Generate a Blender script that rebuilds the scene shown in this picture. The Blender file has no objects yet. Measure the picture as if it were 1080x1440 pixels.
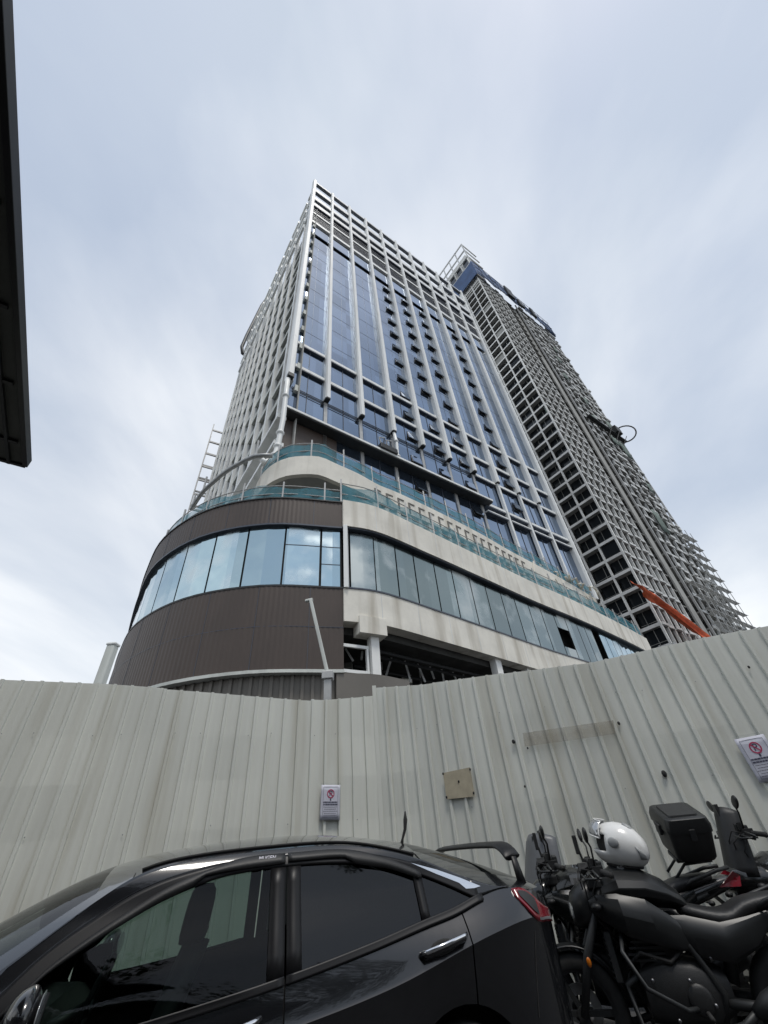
CLOUD_ROT, CLOUD_LOC = 70, (1.1,12.2,0)
import bpy, bmesh, math, random
from mathutils import Vector, Matrix
random.seed(7)
SC = bpy.context.scene
COL = SC.collection
R = math.radians

# ------------------------------------------------------------------ camera
CAM_H = 1.35
FPX, PITCH, ROLL = 579.6, R(39.33), R(-5.368)
F = Vector((0, math.cos(PITCH), math.sin(PITCH)))
_r = Vector((1, 0, 0)); _u = Vector((0, -math.sin(PITCH), math.cos(PITCH)))
RX = _r*math.cos(ROLL)+_u*math.sin(ROLL)
UY = -_r*math.sin(ROLL)+_u*math.cos(ROLL)
EYE = Vector((0, 0, CAM_H))
cd = bpy.data.cameras.new('camera'); cam = bpy.data.objects.new('camera', cd); COL.objects.link(cam)
M = Matrix((RX, UY, -F)).transposed().to_4x4(); M.translation = EYE
cam.matrix_world = M
cd.sensor_width = 36; cd.lens = FPX/1440*36; cd.clip_end = 3000; cd.clip_start = 0.05
SC.camera = cam

def ray(x, y):
    return (F+RX*((x-540)/FPX)+UY*((720-y)/FPX)).normalized()
def at_z(x, y, z):                       # survey: point of the sight line at height z
    d = ray(x, y); return EYE+d*((z-CAM_H)/d.z)
def at_wall(x, y, p0, direc):            # survey: point of the sight line on a vertical wall
    n = Vector((direc.y, -direc.x, 0)); d = ray(x, y)
    return EYE+d*((Vector((p0.x, p0.y, 0))-Vector((0, 0, 0))).dot(n)/d.dot(n))

# ------------------------------------------------------------------ mesh builder
class MB:
    def __init__(s): s.v = []; s.f = []
    def add(s, vs, fs):
        o = len(s.v); s.v += [tuple(p) for p in vs]; s.f += [tuple(i+o for i in f) for f in fs]; return s
    def hexa(s, p):      # 8 points: bottom 4, top 4
        return s.add(p, [(3,2,1,0),(4,5,6,7),(0,1,5,4),(1,2,6,5),(2,3,7,6),(3,0,4,7)])
    def box(s, x0, x1, y0, y1, z0, z1, fr=None):
        p = [(x0,y0,z0),(x1,y0,z0),(x1,y1,z0),(x0,y1,z0),(x0,y0,z1),(x1,y0,z1),(x1,y1,z1),(x0,y1,z1)]
        if fr: p = [fr(*q) for q in p]
        return s.hexa(p)
    def bar(s, a, b, w, h, up=(0,0,1)):
        a = Vector(a); b = Vector(b); d = (b-a).normalized(); up = Vector(up)
        if abs(d.dot(up)) > .98: up = Vector((1,0,0))
        x = d.cross(up).normalized()*w/2; y = x.cross(d).normalized()*h/2
        return s.hexa([a-x-y, a+x-y, b+x-y, b-x-y, a-x+y, a+x+y, b+x+y, b-x+y])
    def tube(s, pts, r, n=8, cap=True):
        pts = [Vector(p) for p in pts]; m = len(pts)
        rs = r if isinstance(r, (list, tuple)) else [r]*m
        ref = None; vs = []; fs = []
        for i, p in enumerate(pts):
            d = (pts[min(i+1, m-1)]-pts[max(i-1, 0)]).normalized()
            if ref is None:
                ref = Vector((0,0,1)) if abs(d.z) < .9 else Vector((1,0,0))
            x = d.cross(ref).normalized(); y = x.cross(d).normalized(); ref = y
            for k in range(n):
                a = 2*math.pi*k/n; vs.append(p+(x*math.cos(a)+y*math.sin(a))*rs[i])
        for i in range(m-1):
            for k in range(n):
                fs.append((i*n+k, i*n+(k+1)%n, (i+1)*n+(k+1)%n, (i+1)*n+k))
        if cap: fs.append(tuple(range(n))[::-1]); fs.append(tuple((m-1)*n+k for k in range(n)))
        return s.add(vs, fs)
    def loft(s, rings, cap=True, closed=True):
        n = len(rings[0]); vs = [p for r_ in rings for p in r_]; fs = []
        for i in range(len(rings)-1):
            for k in range(n if closed else n-1):
                fs.append((i*n+k, i*n+(k+1)%n, (i+1)*n+(k+1)%n, (i+1)*n+k))
        if cap: fs.append(tuple(range(n))[::-1]); fs.append(tuple((len(rings)-1)*n+k for k in range(n)))
        return s.add(vs, fs)
    def grid(s, rows):
        return s.loft(rows, cap=False, closed=False)
    def prism(s, poly, z0, z1):
        n = len(poly); vs = [(p[0],p[1],z0) for p in poly]+[(p[0],p[1],z1) for p in poly]
        return s.add(vs, [tuple(range(n))[::-1], tuple(range(n,2*n))]+[(i,(i+1)%n,n+(i+1)%n,n+i) for i in range(n)])
    def plate(s, pts, nrm, t):           # polygon with a thickness along nrm
        n = len(pts); nrm = Vector(nrm).normalized()*t
        vs = [Vector(p) for p in pts]; vs += [p+nrm for p in vs]
        return s.add(vs, [tuple(range(n))[::-1], tuple(range(n,2*n))]+[(i,(i+1)%n,n+(i+1)%n,n+i) for i in range(n)])
    def ell(s, c, r, n=16, m=10, fr=None):
        rings = []
        for i in range(m+1):
            t = -math.pi/2+math.pi*i/m
            rings.append([(c[0]+r[0]*math.cos(t)*math.cos(2*math.pi*k/n), c[1]+r[1]*math.cos(t)*math.sin(2*math.pi*k/n), c[2]+r[2]*math.sin(t)) for k in range(n)])
        if fr: rings = [[fr(*p) for p in q] for q in rings]
        return s.loft(rings, cap=False)
    def build(s, name, mat, parent=None, smooth=False, bev=0, sub=0, sol=0, auto=None):
        me = bpy.data.meshes.new(name); me.from_pydata([tuple(p) for p in s.v], [], s.f)
        bm = bmesh.new(); bm.from_mesh(me); bmesh.ops.recalc_face_normals(bm, faces=bm.faces); bm.to_mesh(me); bm.free()
        me.materials.append(mat)
        o = bpy.data.objects.new(name, me); COL.objects.link(o)
        if parent is not None:
            o.parent = parent
            if parent.get('world_parts'): o.matrix_parent_inverse = Matrix.Translation(-parent.location)
            elif parent.type == 'MESH' and parent.parent is not None and parent.parent.get('world_parts'):
                pass
        if smooth or auto:
            for p in me.polygons: p.use_smooth = True
        if auto: me.set_sharp_from_angle(angle=R(auto))
        if sol:
            m = o.modifiers.new('solid', 'SOLIDIFY'); m.thickness = sol; m.offset = -1
        if bev:
            m = o.modifiers.new('bevel', 'BEVEL'); m.width = bev; m.segments = 2; m.limit_method = 'ANGLE'; m.angle_limit = R(35)
        if sub:
            m = o.modifiers.new('sub', 'SUBSURF'); m.levels = m.render_levels = sub
        return o

class Many:
    """pieces of one kind on one thing: the first hundred (largest in view) as parts, the rest as one part"""
    def __init__(s, name, mat, root, limit=100): s.a = (name, mat, root); s.lim = limit; s.p = []
    def add(s, key, mb): s.p.append((key, len(s.p), mb))
    def done(s):
        s.p.sort(key=lambda q: q[:2]); rest = MB()
        for i, (_, _, mb) in enumerate(s.p):
            if i < s.lim: mb.build(*s.a)
            else: rest.add(mb.v, mb.f)
        if rest.v: tag(rest.build(*s.a), kind='stuff')

def tag(o, label=None, cat=None, group=None, kind=None):
    if label: o['label'] = label
    if cat: o['category'] = cat
    if group: o['group'] = group
    if kind: o['kind'] = kind
    return o
def thing(name, label, cat, loc=(0,0,0), rz=0, group=None, world=True):
    o = bpy.data.objects.new(name, None); COL.objects.link(o); o.location = loc; o.rotation_euler = (0,0,rz)
    o.empty_display_size = .2
    if world: o['world_parts'] = 1
    return tag(o, label, cat, group)
def kids(o): return [c for c in bpy.data.objects if c.parent == o]
def copy_tree(o, parent=None):
    c = o.copy(); COL.objects.link(c)
    if parent is not None: c.parent = parent; c.matrix_parent_inverse = o.matrix_parent_inverse.copy()
    for k in kids(o): copy_tree(k, c)
    return c
def subpart(mb, name, mat, part, **k):   # a sub-part: world-built meshes share the part's frame
    o = mb.build(name, mat, None, **k); o.parent = part; return o

# ------------------------------------------------------------------ materials
def mat(name, col, rough=.6, metal=0, var=0, scale=3, bump=0, bscale=None, spec=.5, coat=0, stretch=(1,1,1), col2=None, det=6, thr=None, dirt=None):
    m = bpy.data.materials.new(name); m.use_nodes = True; nt = m.node_tree; N = nt.nodes; L = nt.links
    b = N['Principled BSDF']; b.inputs['Base Color'].default_value = (*col, 1); b.inputs['Roughness'].default_value = rough
    b.inputs['Metallic'].default_value = metal; b.inputs['Specular IOR Level'].default_value = spec; b.inputs['Coat Weight'].default_value = coat
    b.inputs['Coat Roughness'].default_value = .03
    if var or bump or col2:
        tc = N.new('ShaderNodeTexCoord'); mp = N.new('ShaderNodeMapping'); mp.inputs['Scale'].default_value = stretch
        L.new(tc.outputs['Object'], mp.inputs['Vector'])
        nz = N.new('ShaderNodeTexNoise'); nz.inputs['Scale'].default_value = scale; nz.inputs['Detail'].default_value = det; nz.inputs['Roughness'].default_value = .62
        L.new(mp.outputs['Vector'], nz.inputs['Vector'])
        if var or col2:
            rp = N.new('ShaderNodeValToRGB'); lo, hi = thr or (.3, .7)
            rp.color_ramp.elements[0].position = lo; rp.color_ramp.elements[1].position = hi
            c2 = col2 or tuple(min(1, c*(1+var)) for c in col)
            c1 = col if col2 else tuple(c*(1-var) for c in col)
            rp.color_ramp.elements[0].color = (*c1, 1); rp.color_ramp.elements[1].color = (*c2, 1)
            L.new(nz.outputs['Fac'], rp.inputs['Fac']); out = rp.outputs['Color']
            if dirt:
                n2 = N.new('ShaderNodeTexNoise'); n2.inputs['Scale'].default_value = dirt[1]; n2.inputs['Detail'].default_value = 8
                mp2 = N.new('ShaderNodeMapping'); mp2.inputs['Scale'].default_value = dirt[2]
                L.new(tc.outputs['Object'], mp2.inputs['Vector']); L.new(mp2.outputs['Vector'], n2.inputs['Vector'])
                r2 = N.new('ShaderNodeMapRange'); r2.inputs['From Min'].default_value = dirt[3]; r2.inputs['From Max'].default_value = dirt[4]
                r2.inputs['To Max'].default_value = dirt[5]
                L.new(n2.outputs['Fac'], r2.inputs['Value'])
                mx = N.new('ShaderNodeMix'); mx.data_type = 'RGBA'
                L.new(r2.outputs['Result'], mx.inputs['Factor']); L.new(out, mx.inputs['A']); mx.inputs['B'].default_value = (*dirt[0], 1); out = mx.outputs['Result']
            L.new(out, b.inputs['Base Color'])
        if bump:
            bn = N.new('ShaderNodeTexNoise'); bn.inputs['Scale'].default_value = bscale or scale*4; bn.inputs['Detail'].default_value = 5
            L.new(mp.outputs['Vector'], bn.inputs['Vector'])
            bp = N.new('ShaderNodeBump'); bp.inputs['Strength'].default_value = bump; bp.inputs['Distance'].default_value = .02
            L.new(bn.outputs['Fac'], bp.inputs['Height']); L.new(bp.outputs['Normal'], b.inputs['Normal'])
    return m

def facade_glass(name, col, rough=.05, var=.25, cell=1.9, floor=3.74, tilt=.02, wave=.012, patch=None):
    """coated curtain-wall glass: each pane slightly different in tint and tilt"""
    m = bpy.data.materials.new(name); m.use_nodes = True; nt = m.node_tree; N = nt.nodes; L = nt.links
    b = N['Principled BSDF']; b.inputs['Metallic'].default_value = .92; b.inputs['Roughness'].default_value = rough
    tc = N.new('ShaderNodeTexCoord')
    mp = N.new('ShaderNodeMapping'); mp.inputs['Rotation'].default_value = (0, 0, R(-37.5)); L.new(tc.outputs['Object'], mp.inputs['Vector'])
    sn = N.new('ShaderNodeVectorMath'); sn.operation = 'SNAP'; sn.inputs[1].default_value = (cell, 500, floor); L.new(mp.outputs['Vector'], sn.inputs[0])
    wn = N.new('ShaderNodeTexWhiteNoise'); L.new(sn.outputs['Vector'], wn.inputs['Vector'])
    nz = N.new('ShaderNodeTexNoise'); nz.inputs['Scale'].default_value = .09; nz.inputs['Detail'].default_value = 5; L.new(tc.outputs['Object'], nz.inputs['Vector'])
    mx = N.new('ShaderNodeMath'); mx.operation = 'ADD'; L.new(wn.outputs['Value'], mx.inputs[0]); L.new(nz.outputs['Fac'], mx.inputs[1])
    rp = N.new('ShaderNodeMapRange'); rp.inputs['From Min'].default_value = .3; rp.inputs['From Max'].default_value = 1.7
    rp.inputs['To Min'].default_value = 1-var; rp.inputs['To Max'].default_value = 1+var; L.new(mx.outputs[0], rp.inputs['Value'])
    vm = N.new('ShaderNodeVectorMath'); vm.operation = 'SCALE'; vm.inputs[0].default_value = col; L.new(rp.outputs['Result'], vm.inputs['Scale'])
    L.new(vm.outputs['Vector'], b.inputs['Base Color'])
    if patch:                            # dusty, half peeled protective film on some panes
        pn = N.new('ShaderNodeTexNoise'); pn.inputs['Scale'].default_value = patch[1]; pn.inputs['Detail'].default_value = 7; L.new(tc.outputs['Object'], pn.inputs['Vector'])
        pa = N.new('ShaderNodeMath'); pa.operation = 'MULTIPLY_ADD'; pa.inputs[1].default_value = .22; L.new(wn.outputs['Value'], pa.inputs[0]); L.new(pn.outputs['Fac'], pa.inputs[2])
        pr_ = N.new('ShaderNodeMapRange'); pr_.inputs['From Min'].default_value = patch[2]; pr_.inputs['From Max'].default_value = patch[3]; L.new(pa.outputs[0], pr_.inputs['Value'])
        pm = N.new('ShaderNodeMix'); pm.data_type = 'RGBA'; L.new(pr_.outputs['Result'], pm.inputs['Factor']); L.new(vm.outputs['Vector'], pm.inputs['A']); pm.inputs['B'].default_value = (*patch[0], 1)
        L.new(pm.outputs['Result'], b.inputs['Base Color'])
        pq = N.new('ShaderNodeMapRange'); pq.inputs['To Min'].default_value = rough; pq.inputs['To Max'].default_value = .5; L.new(pr_.outputs['Result'], pq.inputs['Value']); L.new(pq.outputs['Result'], b.inputs['Roughness'])
    # pane tilt + roller wave
    g = N.new('ShaderNodeNewGeometry')
    sb = N.new('ShaderNodeVectorMath'); sb.operation = 'SUBTRACT'; sb.inputs[1].default_value = (.5,.5,.5); L.new(wn.outputs['Color'], sb.inputs[0])
    s1 = N.new('ShaderNodeVectorMath'); s1.operation = 'SCALE'; s1.inputs['Scale'].default_value = tilt; L.new(sb.outputs['Vector'], s1.inputs[0])
    n3 = N.new('ShaderNodeTexNoise'); n3.inputs['Scale'].default_value = .8; n3.inputs['Detail'].default_value = 2; L.new(tc.outputs['Object'], n3.inputs['Vector'])
    s2 = N.new('ShaderNodeVectorMath'); s2.operation = 'SUBTRACT'; s2.inputs[1].default_value = (.5,.5,.5); L.new(n3.outputs['Color'], s2.inputs[0])
    s3 = N.new('ShaderNodeVectorMath'); s3.operation = 'SCALE'; s3.inputs['Scale'].default_value = wave*4; L.new(s2.outputs['Vector'], s3.inputs[0])
    a1 = N.new('ShaderNodeVectorMath'); L.new(g.outputs['Normal'], a1.inputs[0]); L.new(s1.outputs['Vector'], a1.inputs[1])
    a2 = N.new('ShaderNodeVectorMath'); L.new(a1.outputs['Vector'], a2.inputs[0]); L.new(s3.outputs['Vector'], a2.inputs[1])
    a3 = N.new('ShaderNodeVectorMath'); a3.operation = 'NORMALIZE'; L.new(a2.outputs['Vector'], a3.inputs[0]); L.new(a3.outputs['Vector'], b.inputs['Normal'])
    return m

def sheer(name, col, alpha, rough=.6, gloss=None):
    """thin see-through sheet: net or tinted pane"""
    m = bpy.data.materials.new(name); m.use_nodes = True; nt = m.node_tree; N = nt.nodes; L = nt.links
    N.remove(N['Principled BSDF']); out = N['Material Output']
    tr = N.new('ShaderNodeBsdfTransparent'); mx = N.new('ShaderNodeMixShader')
    if gloss is None:
        df = N.new('ShaderNodeBsdfDiffuse'); df.inputs['Color'].default_value = (*col, 1)
        tc = N.new('ShaderNodeTexCoord'); nz = N.new('ShaderNodeTexNoise'); nz.inputs['Scale'].default_value = 1.3; nz.inputs['Detail'].default_value = 6
        L.new(tc.outputs['Object'], nz.inputs['Vector'])
        mr = N.new('ShaderNodeMapRange'); mr.inputs['From Min'].default_value = .3; mr.inputs['From Max'].default_value = .7
        mr.inputs['To Min'].default_value = alpha-.25; mr.inputs['To Max'].default_value = min(1, alpha+.2); L.new(nz.outputs['Fac'], mr.inputs['Value'])
        L.new(mr.outputs['Result'], mx.inputs['Fac'])
        L.new(tr.outputs[0], mx.inputs[1]); L.new(df.outputs[0], mx.inputs[2])
    else:
        tr.inputs['Color'].default_value = (*col, 1)
        gl = N.new('ShaderNodeBsdfGlossy'); gl.inputs['Roughness'].default_value = rough
        fr = N.new('ShaderNodeFresnel'); fr.inputs['IOR'].default_value = gloss
        L.new(fr.outputs[0], mx.inputs['Fac']); L.new(tr.outputs[0], mx.inputs[1]); L.new(gl.outputs[0], mx.inputs[2])
    L.new(mx.outputs[0], out.inputs['Surface'])
    return m

MT = dict(
    asphalt=mat('asphalt', (.045,.045,.047), .85, var=.35, scale=6, bump=.5, bscale=90),
    fence=mat('painted_sheet_metal', (.645,.655,.60), .5, var=.09, scale=.9, stretch=(1.6,1.6,.35), bump=.05, bscale=14, dirt=((.44,.42,.34), 1.7, (2.6,2.6,.22), .52, .76, .65)),
    fencepost=mat('galvanised_post', (.35,.36,.36), .5, .6, var=.15),
    white=mat('white_aluminium', (.80,.81,.79), .42, var=.10, scale=.5, stretch=(1,1,.25), dirt=((.52,.53,.50), .7, (1.5,1.5,.2), .54, .8, .7)),
    offwhite=mat('grey_render', (.60,.62,.58), .7, var=.14, scale=.4, stretch=(1,1,.4), dirt=((.28,.29,.27), .8, (2,2,.25), .5, .8, .7)),
    glass=facade_glass('blue_curtain_glass', (.215,.28,.38), .05, .20, 1.9, 3.74, .012, .008),
    podglass=facade_glass('pale_teal_glass', (.42,.55,.60), .03, .16, 2.2, 40, .05, .045, patch=((.62,.70,.72), .5, .66, .9)),
    podgrey=facade_glass('dusty_grey_glass', (.215,.265,.27), .16, .26, 1.9, 40, .03, .01, patch=((.50,.54,.53), .42, .60, .80)),
    mullion=mat('dark_mullion', (.07,.08,.10), .4, .3),
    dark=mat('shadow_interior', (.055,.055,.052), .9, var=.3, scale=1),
    darkglass=mat('dark_window_glass', (.02,.024,.028), .12, spec=.4),
    brown=mat('brown_ribbed_cladding', (.060,.043,.034), .5, var=.16, scale=.5, stretch=(1,1,.5)),
    brownlow=mat('grey_brown_sheet', (.15,.137,.118), .55, var=.12, scale=.6),
    concrete=mat('raw_concrete', (.76,.73,.65), .85, var=.12, scale=.6, bump=.3, bscale=8, dirt=((.36,.32,.25), .55, (2.4,2.4,.22), .50, .74, .75)),
    slabsoffit=mat('shaded_slab_soffit', (.26,.26,.25), .9, var=.25, scale=.4),  # concrete darkened so slab undersides carry their shade in the colour
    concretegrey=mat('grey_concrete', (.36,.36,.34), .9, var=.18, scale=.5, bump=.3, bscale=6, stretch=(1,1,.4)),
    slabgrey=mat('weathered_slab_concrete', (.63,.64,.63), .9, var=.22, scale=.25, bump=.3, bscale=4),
    frame=mat('pale_concrete_frame', (.82,.82,.79), .8, var=.12, scale=.3, dirt=((.36,.35,.32), .5, (1,1,.5), .5, .75, .6)),
    net=sheer('teal_debris_net', (.10,.25,.30), .70),
    bluenet=mat('blue_screen_sheet', (.05,.10,.22), .7, var=.3, scale=.35, bump=.4, bscale=1.5),
    orange=mat('orange_net', (.62,.12,.045), .75, var=.25, scale=1.2, bump=.6, bscale=3),
    canopy=mat('dark_roof_soffit', (.060,.062,.055), .6, var=.25, scale=1.5),
    roofedge=mat('black_fascia', (.012,.012,.013), .4),
    steel=mat('grey_steel', (.42,.42,.41), .5, .3, var=.15, scale=2),
    darksteel=mat('dark_steel', (.035,.037,.038), .5, .4, var=.2, scale=2),
    paint=mat('black_car_paint', (.0055,.006,.0075), .22, spec=.4, coat=1.0),
    satin=mat('satin_black_trim', (.008,.008,.009), .42, spec=.35),
    rubber=mat('black_rubber', (.018,.018,.018), .8, var=.2, scale=20),
    plastic=mat('black_plastic', (.014,.0145,.015), .5, var=.15, scale=12, bump=.08, bscale=160),
    matplastic=mat('matt_grey_plastic', (.010,.011,.0115), .38, var=.12, scale=10),
    greyplastic=mat('grey_windscreen_plastic', (.105,.11,.118), .4, var=.1, scale=5),
    chrome=mat('chrome', (.75,.76,.78), .12, 1.0),
    alloy=mat('alloy', (.22,.22,.23), .35, .9),
    bikepaint=mat('satin_dark_bike_paint', (.008,.009,.009), .25, spec=.5, coat=.6, var=.15, scale=8),
    seat=mat('bike_seat_vinyl', (.012,.012,.0125), .5, bump=.12, bscale=60, var=.1),
    red=mat('red_lens', (.19,.005,.014), .2, spec=.6, coat=.6),
    amber=mat('amber_lens', (.6,.16,.01), .2, spec=.6),
    lens=mat('clear_lens', (.45,.46,.47), .1, .6),
    helmet=mat('white_helmet_shell', (.74,.74,.72), .22, coat=.6, var=.05, scale=9),
    helmetgrey=mat('grey_helmet_trim', (.33,.34,.34), .35),
    fabric=mat('dark_seat_fabric', (.035,.037,.04), .85, var=.15, scale=10),
    paper=mat('white_paper', (.74,.73,.80), .6, var=.04, scale=8),
    ink=mat('dark_ink', (.05,.05,.09), .6), redink=mat('red_ink', (.42,.03,.10), .6),
    sleeve=sheer('clear_plastic_sleeve', (.93,.94,.95), 1, .12, 1.45),
    greennet=mat('green_net', (.16,.20,.18), .9, var=.25, scale=.8),
    tan=mat('tan_paper_remnant', (.40,.355,.26), .7, var=.14, scale=9),
    stain=sheer('brown_smear', (.30,.26,.20), .27),
    fglass=sheer('front_window_glass', (.40,.49,.455), 1, .02, 1.40),
    rglass=sheer('privacy_window_glass', (.035,.04,.045), 1, .03, 1.6),
    leaf=mat('leaf', (.030,.055,.018), .6, var=.5, scale=1.2),
    bark=mat('bark', (.09,.07,.05), .9, var=.3, scale=4),
    shop=mat('shop_wall', (.14,.135,.125), .8, var=.15, scale=.7),
    tile=mat('cream_tile', (.45,.43,.38), .8, var=.1),
)

# ------------------------------------------------------------------ sky and sun
SUN_AZ, SUN_EL = R(153), R(68)
w = bpy.data.worlds.new('World'); SC.world = w; w.use_nodes = True
N = w.node_tree.nodes; L = w.node_tree.links; bg = N['Background']; wo = N['World Output']
sky = N.new('ShaderNodeTexSky'); sky.sky_type = 'NISHITA'; sky.sun_disc = False; sky.sun_elevation = SUN_EL; sky.sun_rotation = SUN_AZ
sky.air_density = 1.4; sky.dust_density = 2.5
L.new(sky.outputs['Color'], bg.inputs['Color']); bg.inputs['Strength'].default_value = .12
tc = N.new('ShaderNodeTexCoord'); sx = N.new('ShaderNodeSeparateXYZ'); L.new(tc.outputs['Generated'], sx.inputs[0])
ad = N.new('ShaderNodeMath'); ad.operation = 'MAXIMUM'; ad.inputs[1].default_value = 0; L.new(sx.outputs['Z'], ad.inputs[0])
ad2 = N.new('ShaderNodeMath'); ad2.operation = 'ADD'; ad2.inputs[1].default_value = .32; L.new(ad.outputs[0], ad2.inputs[0])
dv = N.new('ShaderNodeVectorMath'); dv.operation = 'DIVIDE'
cx = N.new('ShaderNodeCombineXYZ')
for i in range(3): L.new(ad2.outputs[0], cx.inputs[i])
L.new(tc.outputs['Generated'], dv.inputs[0]); L.new(cx.outputs[0], dv.inputs[1])
mp = N.new('ShaderNodeMapping'); mp.inputs['Rotation'].default_value = (0,0,R(CLOUD_ROT)); mp.vector_type = 'TEXTURE'; mp.inputs['Scale'].default_value = (1.1,.72,2); mp.inputs['Location'].default_value = CLOUD_LOC
L.new(dv.outputs[0], mp.inputs['Vector'])
nz = N.new('ShaderNodeTexNoise'); nz.inputs['Scale'].default_value = 1.15; nz.inputs['Detail'].default_value = 8; nz.inputs['Roughness'].default_value = .52; nz.inputs['Distortion'].default_value = .5
L.new(mp.outputs['Vector'], nz.inputs['Vector'])
cr = N.new('ShaderNodeMapRange'); cr.interpolation_type = 'SMOOTHSTEP'; cr.inputs['From Min'].default_value = .30; cr.inputs['From Max'].default_value = .66
cr.inputs['To Min'].default_value = .66; cr.inputs['To Max'].default_value = 1.0
L.new(nz.outputs['Fac'], cr.inputs['Value'])
# cloud brightness: second, softer noise
n2 = N.new('ShaderNodeTexNoise'); n2.inputs['Scale'].default_value = .8; n2.inputs['Detail'].default_value = 8; n2.inputs['Distortion'].default_value = .35
L.new(mp.outputs['Vector'], n2.inputs['Vector'])
rp = N.new('ShaderNodeValToRGB'); rp.color_ramp.elements[0].position = .39; rp.color_ramp.elements[0].color = (.51,.575,.675,1)
rp.color_ramp.elements[1].position = .62; rp.color_ramp.elements[1].color = (.92,.94,.96,1)
L.new(n2.outputs['Fac'], rp.inputs['Fac'])
b2 = N.new('ShaderNodeBackground'); b2.inputs['Strength'].default_value = 1.0; L.new(rp.outputs['Color'], b2.inputs['Color'])
mxs = N.new('ShaderNodeMixShader'); L.new(cr.outputs['Result'], mxs.inputs['Fac']); L.new(bg.outputs[0], mxs.inputs[1]); L.new(b2.outputs[0], mxs.inputs[2])
L.new(mxs.outputs[0], wo.inputs['Surface'])
sd = bpy.data.lights.new('sun', 'SUN'); sd.energy = 1.5; sd.angle = R(14); sd.color = (1,.96,.90)
so = bpy.data.objects.new('sun', sd); COL.objects.link(so)
sdir = Vector((math.sin(SUN_AZ)*math.cos(SUN_EL), math.cos(SUN_AZ)*math.cos(SUN_EL), math.sin(SUN_EL)))
so.rotation_euler = sdir.to_track_quat('Z', 'Y').to_euler()
SC.view_settings.view_transform = 'Standard'; SC.view_settings.look = 'None'; SC.view_settings.exposure = .22; SC.view_settings.gamma = 1

# ------------------------------------------------------------------ ground
g = MB(); n = 24
g.add([(math.cos(2*math.pi*k/n)*1200, math.sin(2*math.pi*k/n)*1200, 0) for k in range(n)], [tuple(range(n))])
tag(g.build('ground', MT['asphalt']), kind='structure')

# ------------------------------------------------------------------ curve tools
def catmull(pts, step):
    P = [Vector(p).to_3d() for p in pts]; P = [P[0]*2-P[1]]+P+[P[-1]*2-P[-2]]; out = []
    for i in range(1, len(P)-2):
        a, b, c, d = P[i-1:i+3]; n = max(2, int((c-b).length/step*1.5))
        for k in range(n):
            t = k/n
            out.append(.5*((2*b)+(c-a)*t+(2*a-5*b+4*c-d)*t*t+(3*b-a-3*c+d)*t**3))
    out.append(P[-2])
    # resample evenly
    acc = [0]
    for i in range(1, len(out)): acc.append(acc[-1]+(out[i]-out[i-1]).length)
    m = max(2, int(round(acc[-1]/step))); res = []; j = 0
    for k in range(m+1):
        s = acc[-1]*k/m
        while j < len(acc)-2 and acc[j+1] < s: j += 1
        t = (s-acc[j])/max(1e-9, acc[j+1]-acc[j]); res.append(out[j].lerp(out[j+1], min(1, t)))
    return res
def offs(cv, d):                         # offset a plan curve; + is to the right of travel (street side)
    o = []
    for i, p in enumerate(cv):
        t = (cv[min(i+1, len(cv)-1)]-cv[max(i-1, 0)]).normalized(); o.append(p+Vector((t.y, -t.x, 0))*d)
    return o
def strip(mb, cv, z0, z1, d0, d1):       # wall following a plan curve between two offsets
    a = offs(cv, d0); b = offs(cv, d1)
    return mb.loft([[(p.x,p.y,z0),(q.x,q.y,z0),(q.x,q.y,z1),(p.x,p.y,z1)] for p, q in zip(a, b)])
# ------------------------------------------------------------------ site axes
AZ = R(52.516)
U = Vector((math.sin(AZ), math.cos(AZ), 0)); V = Vector((-math.cos(AZ), math.sin(AZ), 0))
LT = 22.0
O1 = Vector((LT*math.sin(R(-19.4)), LT*math.cos(R(-19.4)), 0))
def T1(u, v, z): p = O1+U*u+V*v; return (p.x, p.y, z)
def K(k): return CAM_H+LT*k              # height from a measured tangent
O2 = Vector((80*math.sin(R(33.1)), 80*math.cos(R(33.1)), 0))
def T2(u, v, z): p = O2+U*u+V*v; return (p.x, p.y, z)

# ================================================================== hotel tower
PB = 3.872; NB = 10; WU = PB*NB; DV = 38.6; NV = 10; PV = DV/NV; FL = 3.74
ZTOP, ZG, ZLED, ZBASE, ZDECK = K(4.665), K(3.37), K(1.31), K(.90), 17.0
ZFIN = K(1.522)
ht = thing('hotel_tower', 'blue glass tower with long white vertical fins and open white crown above the curved podium', 'building', tuple(O1))
b = MB(); b.box(1.0, WU-.6, 1.2, DV-.3, 12, K(3.93), T1); b.build('core_wall', MT['dark'], ht)
b = MB(); b.box(.9, WU-.5, 1.1, DV-.2, K(3.93), K(3.93)+.5, T1); b.build('roof_slab', MT['slabgrey'], ht)
b = MB(); b.box(6, WU-6, 9, DV-8, K(3.93)+.5, K(4.30), T1); b.build('plant_room', MT['offwhite'], ht)
# front fins
for i in range(NB+1):
    m = MB(); zb = ZFIN if i < NB else K(.93); w_ = .275 if i else .34
    u = i*PB
    sec = [(u-w_, .62), (u-w_, .10), (u-w_*.62, -.10), (u+w_*.62, -.10), (u+w_, .10), (u+w_, .62)]
    zs = [zb]; z = K(1.87)
    while z < ZTOP: zs.append(z); z += FL*3
    zs.append(ZTOP)
    for a, c in zip(zs, zs[1:]):
        rings = [[T1(p[0], p[1], a+.03) for p in sec], [T1(p[0], p[1], c) for p in sec]]
        m.loft(rings)
    m.build('fin', MT['white'], ht)
    if 0 < i < NB:
        m = MB(); m.box(u-w_+.05, u+w_-.05, .0, .55, zb-.12, zb+.02, T1); m.build('fin_cap', MT['darksteel'], ht)
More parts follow.
